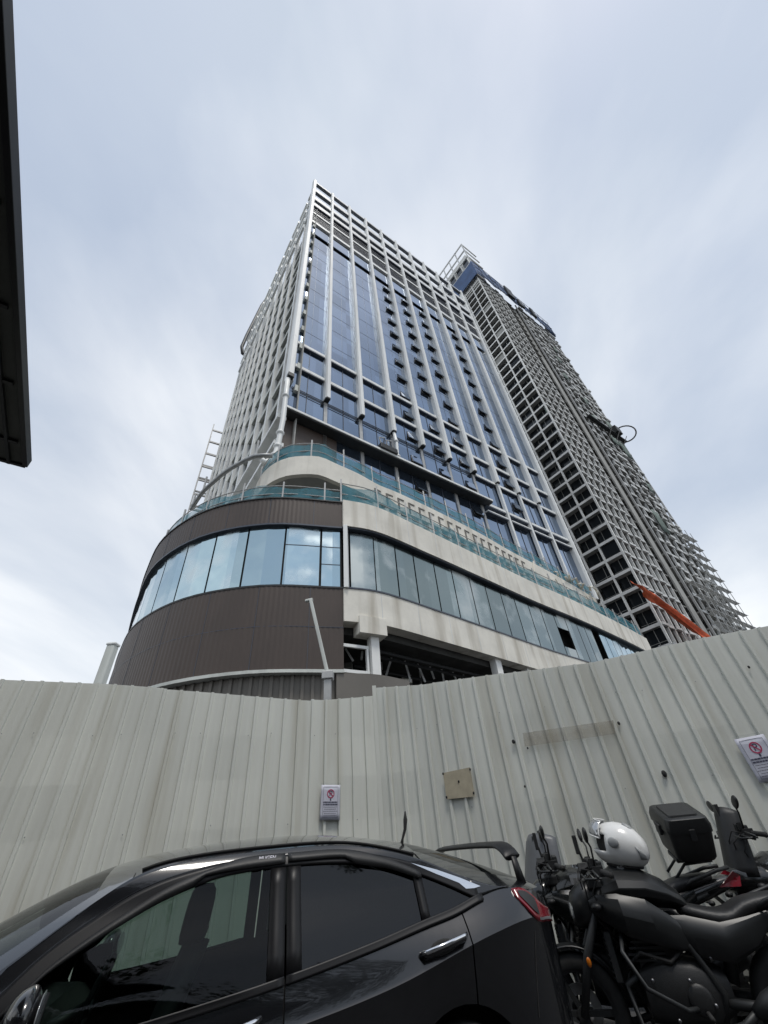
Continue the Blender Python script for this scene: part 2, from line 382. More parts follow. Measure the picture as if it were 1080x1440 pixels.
# curtain wall, one bay at a time, with its mullions
for i in range(NB):
    u0, u1 = i*PB+.1, (i+1)*PB-.1
    zlow = ZDECK if i > 0 else K(1.27)
    m = MB(); m.box(u0, u1, .62, .90, ZDECK if i > 0 else K(1.29), ZG, T1)
    gp = m.build('glazing', MT['glass'], ht)
    m = MB()
    m.box((u0+u1)/2-.03, (u0+u1)/2+.03, .57, .66, zlow, K(1.87), T1); m.box((u0+u1)/2-.012, (u0+u1)/2+.012, .605, .66, K(1.87), ZG-.01, T1)
    m.box(u0+.20, u0+.215, .60, .66, zlow, ZG-.02, T1)
    z = K(1.325)+FL*.12
    while z < ZG-1:
        m.box(u0, u1, .604, .655, z, z+.025, T1); z += FL
    subpart(m, 'mullion', MT['mullion'], gp)
# spandrel beams between the fins
def beam(k, i0, i1, h=.42, d=.30):
    for i in range(i0, i1):
        m = MB(); m.box(i*PB+.31, (i+1)*PB-.31, .62-d, .63, K(k)-h/2, K(k)+h/2, T1); o = m.build('beam', MT['white'], ht)
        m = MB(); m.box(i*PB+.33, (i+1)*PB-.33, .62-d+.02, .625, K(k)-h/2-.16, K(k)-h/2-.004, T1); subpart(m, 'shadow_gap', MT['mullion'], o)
beam(1.868, 0, NB); beam(1.672, 0, NB); beam(1.515, 6, NB, .36); beam(1.31, 6, NB, .34, .45); beam(1.26, 6, NB, .16, .5)
# thin cable tray lines below the second beam
m = MB()
for kz in (1.515, 1.495): m.box(.4, 6*PB, .50, .56, K(kz), K(kz)+.05, T1)
m.build('cable_tray', MT['darksteel'], ht)
# lower pipe columns on the right hand bays
for i, zlo in ((7, 1.0), (8, .98), (9, .95)):
    m = MB(); m.box(i*PB-.16, i*PB+.16, .15, .5, K(zlo), ZFIN, T1); m.build('lower_column', MT['white'], ht)
for i in range(1, 7):
    m = MB(); m.box(i*PB-.17, i*PB+.17, .50, .70, ZDECK, ZFIN-.1, T1); m.build('lower_column', MT['steel'], ht)
# ledge canopy
m = MB(); m.box(-.3, 6.2*PB, -.42, .64, ZLED-.26, ZLED-.02, T1); lg = m.build('ledge', MT['darksteel'], ht)
m = MB(); m.box(-.32, 6.2*PB+.02, -.50, -.42, ZLED-.10, ZLED+.14, T1); subpart(m, 'edge_trim', MT['white'], lg)
m = MB(); m.box(.1, 1.30*PB, .50, 1.3, K(1.10), ZLED-.34, T1); m.build('brown_soffit_panel', MT['brown'], ht)
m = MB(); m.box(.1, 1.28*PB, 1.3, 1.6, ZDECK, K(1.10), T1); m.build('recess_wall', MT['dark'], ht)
# open top hung windows
wins = []
for i, ks in ((4, range(0, 13)), (5, list(range(0, 8))+[9, 10, 11]), (6, range(0, 13)), (8, range(0, 12))):
    for k in ks:
        z = K(3.327)-k*.1717*LT
        u1 = i*PB-.34; u0 = u1-1.25
        wins.append((u0, u1, z))
for (u0, u1, z) in wins:
    m = MB(); a = R(random.uniform(13, 20)); hgt = 1.1
    y1 = .60-math.sin(a)*hgt; z0 = z-math.cos(a)*hgt
    m.hexa([T1(u0,y1,z0), T1(u1,y1,z0), T1(u1,y1+.07,z0-.03), T1(u0,y1+.07,z0-.03), T1(u0,.53,z), T1(u1,.53,z), T1(u1,.60,z-.03), T1(u0,.60,z-.03)])
    wo_ = m.build('window', MT['glass'], ht)
    m = MB(); m.box(u0-.04, u1+.04, .585, .625, z-1.15, z+.02, T1); subpart(m, 'opening', MT['dark'], wo_)
    m = MB()
    for uu in (u0, u1-.05): m.bar(T1(uu+.02, y1+.05, z0-.06), T1(uu+.02, .60, z-.09), .05, .06)
    m.bar(T1(u0, y1+.06, z0-.05), T1(u1, y1+.06, z0-.05), .06, .06); subpart(m, 'sash', MT['mullion'], wo_)
# crown panels on the front and on the left side, louvres below them
for i in range(NB):
    u0, u1 = i*PB+.3, (i+1)*PB-.3
    for j, (k, h) in enumerate(((4.665, .8), (4.445, 1.5), (4.215, 1.6), (4.05, 1.5))):
        m = MB(); m.box(u0, u1, .12, .40, K(k)-h, K(k)-.04, T1); o = m.build('crown_panel', MT['white'], ht)
        m = MB(); m.box(u0, u1, .05, .62, K(k)-h-.42, K(k)-h-.004, T1); subpart(m, 'crown_rail', MT['mullion'], o)
    for k in (3.975, 3.93, 3.89, 3.77, 3.74, 3.71, 3.68): m = MB(); m.box(u0, u1, .30, .70, K(k)-.22, K(k), T1); m.build('louvre', MT['mullion'], ht)
    m = MB(); m.box(u0, u1, .22, .62, K(3.805), K(3.835), T1); m.build('louvre_beam', MT['white'], ht)
    m = MB(); m.box(u0, u1, .22, .62, K(3.60), K(3.64), T1); m.build('louvre_beam', MT['white'], ht)
    m = MB(); m.box(u0, u1, .45, .62, K(3.42), K(3.555), T1); m.build('top_spandrel', MT['glass'], ht)
    if i >= 3:
        m = MB(); m.box(u0, u1, .52, .60, K(4.05), K(4.19), T1); m.build('mesh_panel', MT['concretegrey'], ht)
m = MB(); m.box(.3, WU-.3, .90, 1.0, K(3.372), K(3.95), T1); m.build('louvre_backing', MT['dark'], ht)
spn = Many('side_spandrel', MT['offwhite'], ht)
# left side: deep fins, spandrels and small dark windows
for j in range(1, NV+1):
    m = MB(); v = j*PV
    z0 = K(.80)
    while z0 < ZTOP-.2:
        z1 = min(z0+FL*2, ZTOP); m.box(.36, .95, v-.24, v+.24, z0+.03, z1, T1); z0 = z1
    m.build('side_fin', MT['white'], ht)
    if j < NV+1:
        m = MB(); m.box(.92, 1.02, v-PV+.1, v-.1, 14, K(3.93), T1); m.build('side_wall', MT['concretegrey'], ht)
        z = K(1.31)
        while z < K(3.8):
            m = MB(); m.box(.62, .93, v-PV+.26, v-.26, z+.1, z+.98, T1); spn.add(z+j*2, m); z += FL
        for k, h in ((4.665, .8), (4.445, 1.5), (4.215, 1.6), (4.05, 1.5)):
            m = MB(); m.box(.12, .5, v-PV+.3, v-.28, K(k)-h, K(k)-.04, T1); m.build('crown_panel', MT['white'], ht)
spn.done()
sw = []
for j in range(NV):
    z = K(1.31)+1.28; f = 0
    while z < K(3.75):
        sw.append((z, j, f)); z += FL; f += 1
sw.sort(key=lambda q: q[0]+q[1]*2)
rest = MB()
for n, (z, j, f) in enumerate(sw):
    m = MB() if n < 54 else rest
    v1 = (j+1)*PV-.28; v0 = v1-(2.6 if (j+f) % 3 else 3.28)
    m.box(.88, .935, v0, v1, z-.10, z+2.42, T1)
    if n < 54: m.build('window', MT['darkglass'], ht)
tag(rest.build('side_window', MT['darkglass'], ht), kind='stuff')
# podium level beams of the first side bays, seen end on from the street
for k in (1.30, 1.15, 1.0):
    m = MB(); m.box(-.55, .25, .4, PV*4, K(k)-.4, K(k), T1); m.build('side_beam', MT['white'], ht)
# far end frames that stand out beyond the side wall
m = MB()
pts = [(378,416),(368,430),(357,452),(347,472),(340,488),(341,497),(346,500)]
q = [at_wall(x, y, O1+V*(DV+.5), U) for x, y in pts]
m.tube(q, .42, 8); m.build('curved_roof_rail', MT['darksteel'], ht, smooth=True)
m = MB(); qa = [at_wall(x, y, O1+V*(DV+.5), U) for x, y in [(376,422),(364,447),(352,474)]]
m.tube(qa, .45, 8); m.build('roof_rail_brace', MT['white'], ht, smooth=True)

# drain pipe hanging from the corner fin
dp = thing('drain_pipe', 'white jointed pipe hanging in a hook from the lower end of the corner fin', 'pipe', T1(-.3,-.3,30))
pp = [at_wall(x, y, O1-V*.35-U*.1, U) for x, y in [(405,533),(402,556),(398,590),(394,610),(391,627),(387,640),(380,648),(372,650),(368,646)]]
m = MB(); m.tube(pp, .21, 10); m.build('pipe', MT['white'], dp, smooth=True)
for x, y in ((401.5,557),(394,609),(390.5,628),(386,641)):
    c = at_wall(x, y, O1-V*.35-U*.1, U); m = MB(); m.ell(c, (.33,.33,.24), 12, 6); m.build('pipe_joint', MT['white'], dp, smooth=True)
m = MB(); m.box(-.45, .1, -.7, -.25, ZFIN-.5, ZFIN-.02, T1); m.build('pipe_bracket', MT['darksteel'], dp)
# second broken pipe on the ledge
d2 = thing('ledge_drain_pipe', 'short white pipe with clamps hanging below the fourth fin over the dark ledge', 'pipe', T1(3*PB,-.2,30))
m = MB(); m.tube([T1(3*PB, .2, ZFIN-.1), T1(3*PB+.1, .1, ZFIN-1.6), T1(3*PB, .15, ZLED+.9), T1(3*PB+.35, .0, ZLED+.1)], .17, 8); m.build('pipe', MT['white'], d2, smooth=True)
for z in (ZFIN-1.5, ZLED+.9): m = MB(); m.ell(T1(3*PB+.05,.1,z), (.26,.26,.2), 10, 6); m.build('pipe_joint', MT['white'], d2, smooth=True)
gd = thing('cleaning_cradle', 'small dark cradle with bent arms standing on the dark ledge of the glass front', 'cradle', T1(2.4*PB,-.2,ZLED))
m = MB(); m.box(2.35*PB, 2.85*PB, -.7, -.1, ZLED+.15, ZLED+.8, T1); m.build('basket', MT['darksteel'], gd, bev=.05)
for uu in (2.42, 2.62):
    m = MB(); m.tube([T1(uu*PB, -.4, ZLED+.7), T1(uu*PB-.3, -.5, ZLED+1.6), T1(uu*PB+.5, -.3, ZLED+2.2), T1(uu*PB+.8, .3, ZLED+1.9)], .07, 6); m.build('arm', MT['steel'], gd)

# curved monorail below the side wall
mr = thing('curved_rail', 'dark curved track sweeping round below the finned side wall', 'rail', T1(-2,0,K(.95)))
q = [at_z(x, y, K(.93)) for x, y in [(383,641),(360,641),(338,651),(318,663),(300,678),(285,692),(274,708),(269,716)]]
m = MB(); m.tube(catmull(q, .6), .15, 8); m.build('track', MT['fencepost'], mr, smooth=True)
for p in q[1::2]:
    m = MB(); m.bar(p, p+Vector((0,0,1.5)), .1, .1); m.build('hanger', MT['steel'], mr)

# stair scaffold at the far corner of the side wall
sc = thing('stair_scaffold', 'open grey stair frame beside the foot of the finned side wall', 'scaffold', T1(-1,DV+2,0))
_a1 = ray(301,597); _a2 = ray(318,597); _s1 = Vector((_a1.x,_a1.y,0)).normalized()*64; _s2 = Vector((_a2.x,_a2.y,0)).normalized()*64
_sx = (_s2-_s1).normalized(); _sw = (_s2-_s1).length; _sy = Vector((-_sx.y,_sx.x,0))
def SF(a, bq, z): p = _s1+_sx*(a/4.2*_sw)+_sy*bq; return (p.x, p.y, z)
zt = CAM_H+64*_a1.z/math.hypot(_a1.x, _a1.y)
sc.location = (_s1.x, _s1.y, 0)
for a, bq in ((0,0),(4.2,0),(0,3.5),(4.2,3.5)):
    m = MB(); m.box(a-.17, a+.17, bq-.17, bq+.17, 0, zt, SF); m.build('post', MT['steel'], sc)
z = 18; k = 0
while z < zt:
    m = MB(); m.box(0, 4.2, -.12, .12, z, z+.35, SF); m.box(0, 4.2, 3.4, 3.6, z, z+.35, SF); m.box(-.1, .1, 0, 3.5, z, z+.35, SF); m.box(4.1, 4.3, 0, 3.5, z, z+.35, SF)
    m.build('landing_beam', MT['steel'], sc)
    if k in (4, 5): m = MB(); m.box(.3, 3.9, .4, 3.2, z+.4, z+2.6, SF); m.build('stored_panel', MT['dark'], sc)
    z += 3.6; k += 1

# ================================================================== podium
pd = thing('podium_mall', 'curved podium with brown cladding on the left, concrete bands and grey glass on the right', 'building', (-2.4, 18.2, 0))
CL = [(-36,52.5),(-30,43.4),(-23,33.2),(-19.25,27.4),(-16.4,23.25),(-13.7,20.0),(-10.2,17.85),(-6.3,17.3),(-2.4,18.25)]
CR = [(-2.4,18.25),(-.5,19.2),(2.5,21.95),(5.9,25.2),(11.0,30.1),(16.4,35.0),(22.3,40.7),(27.5,46.0)]
cl = catmull(CL, .12); cr_ = catmull(CR, .5)
clf = catmull(CL, .8)
ZR, ZGT, ZGB, ZCB, ZBB = 17.35, 15.51, 11.60, 9.85, 7.60
def ribbed(cv, d, a):
    o = offs(cv, 0); o1 = offs(cv, d)
    return [o1[i] if (i//a) % 2 else o[i] for i in range(len(cv))]
rb = ribbed(cl, .016, 1)
m = MB(); strip(m, rb, ZGT, ZR-.08, -.3, 0); m.build('top_fascia', MT['brown'], pd)
m = MB(); strip(m, clf, ZR-.08, ZR, -.35, .07); m.build('coping', MT['darksteel'], pd)
m = MB(); strip(m, clf, ZGT-.10, ZGT-.004, -.3, .02); m.build('fascia_drip', MT['mullion'], pd)
m = MB(); strip(m, rb, ZBB, ZGB, -.3, 0); m.build('lower_cladding', MT['brown'], pd)
m = MB(); strip(m, clf, ZGB+.004, ZGB+.10, -.3, .04); m.build('sill', MT['darksteel'], pd)
m = MB(); strip(m, clf, 9.55, 9.575, -.1, .022); m.build('panel_joint', MT['mullion'], pd)
for i in range(8, len(clf)-1, 3):
    p = clf[i]; t_ = (clf[i+1]-clf[i-1]).normalized(); nn = Vector((t_.y,-t_.x,0))
    for z0, z1 in ((ZBB, ZGB), (ZGT, ZR-.09)):
        m = MB(); m.box(-.012, .012, -.1, .021, z0+.002, z1-.002, lambda a,b2,z,p=p,t_=t_,nn=nn: tuple(p+t_*a+nn*b2+Vector((0,0,z)))); m.build('panel_joint', MT['mullion'], pd)
m = MB(); strip(m, clf, ZBB-.14, ZBB-.004, -1.0, .10); m.build('canopy_rim', MT['offwhite'], pd)
# street level ribbed wall, carried on round to the right
cg = catmull(CL[3:]+[(-.6,19.3),(.5,20.6)], .11); rg = ribbed(cg, .08, 2)
m = MB(); strip(m, rg, 0, ZBB-.15, -.6, -.35); m.build('street_wall', MT['brownlow'], pd)
m = MB(); strip(m, catmull([(-2.7,18.1),(-1.0,18.75),(.45,20.1)], .4), 5.6, ZBB-.15, -.25, -.02); m.build('sign_box', MT['brownlow'], pd)
# left ribbon glass in panes
acc = [0]
for i in range(1, len(cl)): acc.append(acc[-1]+(cl[i]-cl[i-1]).length)
def sub_curve(cv, acc, a, b_):
    return [p for p, s in zip(cv, acc) if a <= s <= b_]
joints = []
end = acc[-1]; s = end; wds = [1.15, 1.9, 2.0, 2.0, 2.0, 2.05, 2.1, 2.1]
while s > 2:
    wd = wds[len(joints)] if len(joints) < len(wds) else 2.1
    joints.append((max(0, s-wd), s)); s -= wd
for a, b_ in joints[:18]:
    c = sub_curve(cl, acc, a, b_-.02)
    c = [c[0], c[len(c)//2], c[-1]]
    m = MB(); strip(m, c, ZGB+.1, ZGT-.1, -.30, -.20); m.build('glass_pane', MT['podglass'], pd)
for a, b_ in joints[:2]:
    c = sub_curve(cl, acc, a+.02, b_-.02); c = [c[0], c[len(c)//2], c[-1]]
    for zz_ in ((ZGB+2.6, ZGB+1.5) if a == joints[0][0] else (ZGB+2.6,)):
        m = MB(); strip(m, c, zz_, zz_+.035, -.22, -.18); m.build('glazing_bar', MT['mullion'], pd)
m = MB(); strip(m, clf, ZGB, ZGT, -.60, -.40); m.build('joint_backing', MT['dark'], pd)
# bright end post between the two glass ribbons
e0 = Vector((-2.22,18.2,0)); m = MB(); m.box(-.11, .11, -.14, .25, ZGB, ZGT, lambda a, b2, z: (e0.x+a, e0.y+b2, z)); m.build('end_post', MT['white'], pd)
# right: concrete bands, drip line, grey glass
m = MB(); strip(m, offs(cr_, .0), ZGT, ZR+.05, -.45, .18); m.build('concrete_band', MT['concrete'], pd)
m = MB(); strip(m, cr_, ZGT-.09, ZGT-.003, -.4, .10); m.build('drip_line', MT['mullion'], pd)
cr2 = catmull(CR, .4)
m = MB(); strip(m, cr2, ZCB, ZGB-.02, -.6, .12); m.build('concrete_band', MT['concrete'], pd)
m = MB(); strip(m, cr2, ZGB-.016, ZGB+.07, -.5, .16); m.build('drip_line', MT['mullion'], pd)
ac2 = [0]; crf = catmull(CR, .1)
for i in range(1, len(crf)): ac2.append(ac2[-1]+(crf[i]-crf[i-1]).length)
s = .45; k = 0
hole = 12
while s < ac2[-1]-.6:
    wd = 1.55 if k < 3 else (1.75 if k < 14 else 1.3)
    c = sub_curve(crf, ac2, s, s+wd-.01); c = [c[0], c[len(c)//2], c[-1]]
    if k == hole:
        zl, zh = ZGB+1.0, ZGB+2.6
        m = MB(); strip(m, c, ZGB+.1, zl, -.30, -.22); m.build('glass_pane', MT['podgrey'], pd)
        m = MB(); strip(m, c, zh, ZGT-.14, -.30, -.22); m.build('glass_pane', MT['podgrey'], pd)
    elif 16 <= k <= 16:
        pass
    else:
        m = MB(); strip(m, c, ZGB+.1, ZGT-.14, -.30, -.22); m.build('glass_pane', MT['podglass'] if k > 16 else MT['podgrey'], pd)
    s += wd; k += 1
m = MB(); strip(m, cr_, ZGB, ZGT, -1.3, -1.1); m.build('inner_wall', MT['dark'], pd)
for i in range(4, len(cr_)-1, 5):
    p = cr_[i]; t_ = (cr_[i+1]-cr_[i-1]).normalized(); nn = Vector((t_.y,-t_.x,0))
    for z0, z1, d_ in ((ZGT+.002, ZR+.04, .183), (ZCB+.01, ZGB-.03, .123)):
        m = MB(); m.box(-.018, .018, -.05, d_, z0, z1, lambda a,b2,z,p=p,t_=t_,nn=nn: tuple(p+t_*a+nn*b2+Vector((0,0,z)))); m.build('pour_joint', MT['slabgrey'], pd)
# unfinished edge: starter bars, props and hanging strips in the street level opening
for i in range(3, len(cr_)-14, 2):
    p = cr_[i]-Vector((.0,.0,0)); q = p+Vector((-1.6,1.8,0)); hz = random.uniform(.3, 1.6)
    m = MB(); m.bar((q.x,q.y,9.5), (q.x+random.uniform(-.4,.4), q.y, 9.5-hz), .10, .10); m.build('hanging_duct', MT['slabgrey'], pd)
for i in (9, 15, 22, 30):
    p = cr_[i]+Vector((-2.2,2.4,0)); m = MB(); m.tube([(p.x,p.y,4.6),(p.x,p.y,9.5)], .05, 8); m.build('steel_prop', MT['steel'], pd)
    m = MB(); m.bar((p.x-1.2,p.y-.4,8.6), (p.x+1.6,p.y+.9,8.6), .12, .2); m.build('formwork_beam', MT['concrete'], pd)
# slabs
def foot(d):
    a = offs(clf, -d); c = offs(cr_, -d)
    return [(p.x, p.y) for p in a]+[(p.x, p.y) for p in c[1:]]+[(8, 80), (-24, 80)]
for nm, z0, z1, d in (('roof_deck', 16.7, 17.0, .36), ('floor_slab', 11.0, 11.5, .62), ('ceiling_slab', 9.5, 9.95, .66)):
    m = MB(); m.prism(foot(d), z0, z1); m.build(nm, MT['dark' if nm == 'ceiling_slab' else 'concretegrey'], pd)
# street level columns and dark rooms behind
def onwall(x, y, d=0): return at_z(x, y, 9.2)+Vector((0,0,0))
zz = 9.5
for x, y, w_ in ((530.5,889,.42), (701,926,.55), (742,934,.2), (757,936,.2)):
    # find the bay on the curve by its bearing
    d = ray(x, y); bz = math.atan2(d.x, d.y); best = min(cr2, key=lambda p: abs(math.atan2(p.x, p.y)-bz))
    i = cr2.index(best); t = (cr2[min(i+1,len(cr2)-1)]-cr2[max(0,i-1)]).normalized(); nn = Vector((t.y,-t.x,0))
    fr = lambda a, b2, z, best=best, t=t, nn=nn: tuple(best+t*a+nn*b2+Vector((0,0,z)))
    m = MB(); m.box(-w_/2, w_/2, -.55, -.10, 0, ZCB, fr); m.build('column', MT['frame'], pd)
    if x == 530.5:
        m = MB(); m.box(-.9, .55, -.58, .16, ZCB-.55, ZCB+.3, fr); m.build('column_head', MT['concrete'], pd)
        for hz in (8.72, 7.55):
            m = MB(); m.box(-1.75, -.25, -.42, -.30, hz, hz+.14, fr); m.build('rail', MT['white'], pd)
        m = MB(); m.box(-.38, -.28, -.44, -.28, 6.2, 8.72, fr); m.build('rail_post', MT['white'], pd)
bk = catmull([(p.x-6.5, p.y+7.5) for p in cr_], 3.0)
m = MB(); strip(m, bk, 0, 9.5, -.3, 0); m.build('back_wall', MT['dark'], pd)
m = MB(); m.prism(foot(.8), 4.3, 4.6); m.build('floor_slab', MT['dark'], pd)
for i in range(6, len(cr_)-20, 9):
    p = cr_[i]+Vector((-3.0,3.2,0)); m = MB(); m.box(-.3,.3,-.3,.3,4.6,9.5, lambda a,b2,z,p=p:(p.x+a,p.y+b2,z)); m.build('inner_column', MT['concretegrey'], pd)
# ceiling service pipes
m = MB()
for o_ in (1.2, 1.7, 3.0):
    q = offs(cr_, -o_)[4:40]; m.tube([(p.x,p.y,9.2-.1*o_) for p in q], .08, 6)
m.build('service_pipe', MT['darksteel'], pd)

# upper concrete balcony slab (z 20 above the eye) between podium roof and tower
Z2, Z2B = CAM_H+20, CAM_H+18.35
s2 = [at_z(x, y, Z2) for x, y in [(352,712),(362,678),(378,657),(400,645),(419,641.5),(449,642),(474,652.6),(504,666),(533,682),(560,693),(619,721),(678.5,752),(720,776),(780,808),(838,842)]]
s2c = catmull([(p.x, p.y) for p in s2], .5)
bl = thing('concrete_balcony', 'pale raw concrete balcony slab curving round the foot of the glass tower', 'balcony', tuple(s2c[20].xy)+(Z2B,))
inner = [T1(36, 1.4, 0), T1(1.2, 1.4, 0), T1(1.2, 11, 0)]
m = MB(); poly = [(p.x, p.y) for p in offs(s2c, -.25)]+[(p[0], p[1]) for p in inner]; m.prism(poly, Z2B+.02, Z2-.15); m.build('slab', MT['concretegrey'], bl)
m = MB(); strip(m, s2c, Z2B, Z2, -.3, 0); m.build('edge_band', MT['concrete'], bl)
# wall with a row of framed openings below it
i0 = min(range(len(s2c)), key=lambda i: (s2c[i]-at_z(512,672,Z2)).xy.length)
wl = s2c[i0:]
m = MB(); strip(m, wl, ZDECK-.05, Z2B+.02, -.62, -.42); m.build('lower_wall', MT['concrete'], bl)
for i in range(2, len(wl)-1, 2):
    p = wl[i]; t = (wl[i+1]-wl[i-1]).normalized(); nn = Vector((t.y,-t.x,0))
    fr = lambda a, b2, z, p=p, t=t, nn=nn: tuple(Vector((p.x,p.y,0))+t*a+nn*b2+Vector((0,0,z)))
    m = MB(); m.box(-.16, .16, -.44, -.08, ZDECK, Z2B+.01, fr); m.build('pier', MT['concrete'], bl)
    if i < len(wl)*.55:
        m = MB(); m.box(-.07, .07, -.02, .05, Z2B+.10, Z2-.62, fr); m.box(-.07, .52, -.02, .05, Z2-.66, Z2-.56, fr); m.build('formwork_frame', MT['brownlow'], bl)
    elif i % 4 < 2:
        m = MB(); a_ = random.uniform(-.5,.5); m.bar(fr(a_, .12, Z2B+random.uniform(-.5,.3)), fr(a_+random.uniform(-.9,.9), .16, Z2B+random.uniform(.6,1.9)), .14, .06); m.build('leaning_board', MT['concrete'], bl)
m = MB(); strip(m, wl, Z2B-.42, Z2B-.30, -.5, -.20); m.build('tie_beam', MT['frame'], bl)
m = MB(); strip(m, s2c[:i0+2], ZDECK-.05, Z2B+.02, -2.4, -2.2); m.build('recess_wall', MT['dark'], bl)

# edge protection nets: posts, rails, sheet
def net(label, cv, z, h, loc_i, d=-.1, both=True):
    t = thing('safety_net', label, 'safety net', (cv[loc_i].x, cv[loc_i].y, z), group='teal edge nets on the podium')
    c = offs(cv, d)
    n = len(c); wav = [Vector((p.x,p.y,0))+Vector((0,0,0)) for p in c]
    m = MB(); rows = []
    for i, p in enumerate(wav):
        sag = .16*math.sin(i*.9)+.16*random.random()
        rows.append([(p.x, p.y, z+.03), (p.x+.05*math.sin(i*1.7), p.y+.05*math.cos(i*2.1), z+h*.5), (p.x, p.y, z+h-.05-sag)])
    m.grid(rows); m.build('sheet', MT['net'], t, smooth=True)
    for i in range(0, n, 5):
        m = MB(); m.box(-.045, .045, -.045, .045, z-.02, z+h+.25+.2*(i % 2), lambda a, b2, zz_, p=wav[i]: (p.x+a, p.y+b2, zz_)); m.build('post', MT['steel'], t)
    for f in (.45, .95):
        m = MB(); m.tube([(p.x, p.y, z+h*f) for p in wav], .035, 6); m.build('rail', MT['steel'], t)
    return t
net('teal debris net along the curved roof edge above the brown band', catmull(CL[2:], .5), ZR, 1.25, 20, -.3)
net('teal debris net along the podium roof edge above the right hand concrete band', catmull(CR, .5), ZR+.05, 1.75, 20, -.2)
net('teal debris net on the upper concrete balcony at the foot of the glass', s2c[5:], Z2, 1.5, 20, -.2)
# loose boards and bags on the roof edge at the right end
db = thing('timber_stack', 'heap of pale timber boards near the far end of the upper balcony', 'timber', T1(30,-1.2,Z2))
for i in range(16):
    u = 26+i*.7; m = MB()
    m.bar(T1(u, -1.6+random.uniform(-.3,.3), Z2+.15+random.uniform(0,.5)), T1(u+random.uniform(.5,2.6), -.6+random.uniform(-.5,.5), Z2+.2+random.uniform(.1,1.5)), .22, .10); m.build('board', MT['concrete'], db)
# ================================================================== condo tower
ct = thing('condo_tower', 'taller unfinished tower of pale concrete frames with a blue screened crown behind the glass tower', 'building', tuple(O2))
F2 = 3.53; Z0 = 20.0; NF = 42
VB = [0, 3.6, 7.4, 11.0, 14.6, 18.2]                  # left side grid
UB = [0, 2.4, 4.8, 7.2, 9.6, 12.0, 14.4]              # right side balcony grid
UE = 45.0
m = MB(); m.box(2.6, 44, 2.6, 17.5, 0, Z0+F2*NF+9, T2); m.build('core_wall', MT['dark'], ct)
par = Many('parapet', MT['slabgrey'], ct)
zs = [Z0+F2*i for i in range(-4, NF+1)]
for n, z in enumerate(zs):
    rag = random.uniform(-.15, .25)
    m = MB(); m.box(0, 14.6, 0, 18.2, z-.30, z+.10, T2); m.box(14.6, 20.2, .35, 18, z-.25, z, T2); m.box(22.6, UE+rag, -.3+rag*.4, 18, z-.28, z, T2)
    m.build('floor_slab', MT['slabsoffit'], ct)  # darker than the pale edge strips, as painted underside shade
    if n < 4: continue
    m = MB()
    m.box(-.05, .16, .17, 18.2, z-.30, z+.26, T2)
    m.build('left_upstand', MT['frame'], ct)
    for a, c in zip(UB, UB[1:]):
        m = MB()
        pr = -.40 if (int(a*10)//24) % 2 == 0 else -.15
        m.box(a+.1, c-.1, pr, pr+.14, z-.22, z+.26, T2); m.box(a+.1, c-.1, pr+.13, .1, z-.24, z-.10, T2); par.add(z, m)
    u = 23
    while u < UE-1:
        pr = random.choice((-.9, -.3, -.5)); wd = random.choice((1.6, 2.2, 2.8))
        m = MB(); m.box(u, min(u+wd, UE), pr, pr+.14, z-.25, z+random.choice((.3, .5, .8)), T2); m.box(u, min(u+wd, UE), pr+.13, .2, z-.24, z-.08, T2); par.add(z, m); u += wd+random.choice((.3, .7, 1.2))
par.done()
for v in VB:
    m = MB(); m.box(-.06, .34, v-.17, v+.17, 6, Z0+F2*NF, T2); m.build('column', MT['frame'], ct)
for u in UB[1:]:
    m = MB(); m.box(u-.11, u+.11, -.06, .4, 6, Z0+F2*NF, T2); m.build('column', MT['frame'], ct)
for u in (25.5, 29.5, 33.5, 37.5, 41.5, 44.8):
    m = MB(); m.box(u-.16, u+.16, -.35, .1, 0, Z0+F2*NF-2, T2); m.build('column', MT['slabgrey'], ct)
m = MB(); m.box(17.6, 19.9, -.02, .3, 10, Z0+F2*30, T2); m.build('blank_wall', MT['concretegrey'], ct)
m = MB(); m.box(20.1, 22.5, .7, 1.1, 10, Z0+F2*NF, T2); m.build('service_recess', MT['concretegrey'], ct)
# window walls inside the left grid: most dark, a few infilled grey
cells = []
for n, z in enumerate(zs[4:-1]):
    for j in range(2): cells.append((z, j, n))
for z, j, n in cells[:84]:
    m = MB(); v0, v1 = VB[j]+.2, VB[j+1]-.2; dep = random.choice((.9, 1.2, 1.3))
    m.box(dep, dep+.12, v0, v1, z+.12, z+F2-.32, T2); o = m.build('window', MT['darkglass'], ct)
    m = MB(); vm = v0+(v1-v0)*random.choice((.33, .5, .66)); m.box(dep-.05, dep+.02, vm-.05, vm+.05, z+.12, z+F2-.32, T2)
    m.box(dep-.05, dep+.02, v0, v1, z+.95, z+1.03, T2); subpart(m, 'frame', MT['concretegrey'], o)
for k in range(7):
    z = zs[4+random.randrange(4, 38)]; j = random.randrange(2)
    m = MB(); m.box(.35, .5, VB[j]+.2, VB[j+1]-.2, z+.1, z+F2-.31, T2); m.build('infill_panel', MT['darkglass'] if k % 2 else MT['concretegrey'], ct)
for k in range(34):
    z = zs[4+random.randrange(2, 40)]; u = random.choice(UB[:-1]) if k % 2 else random.uniform(23, 41); wd = 2.2 if k % 2 else random.uniform(1.5, 3.5)
    m = MB(); m.box(u+.1, u+wd, .45, .55, z+.12, z+F2*random.choice((.5, .88, .88)), T2); m.build('infill_wall', MT[random.choice(('greennet', 'concretegrey', 'slabsoffit', 'concretegrey'))], ct)
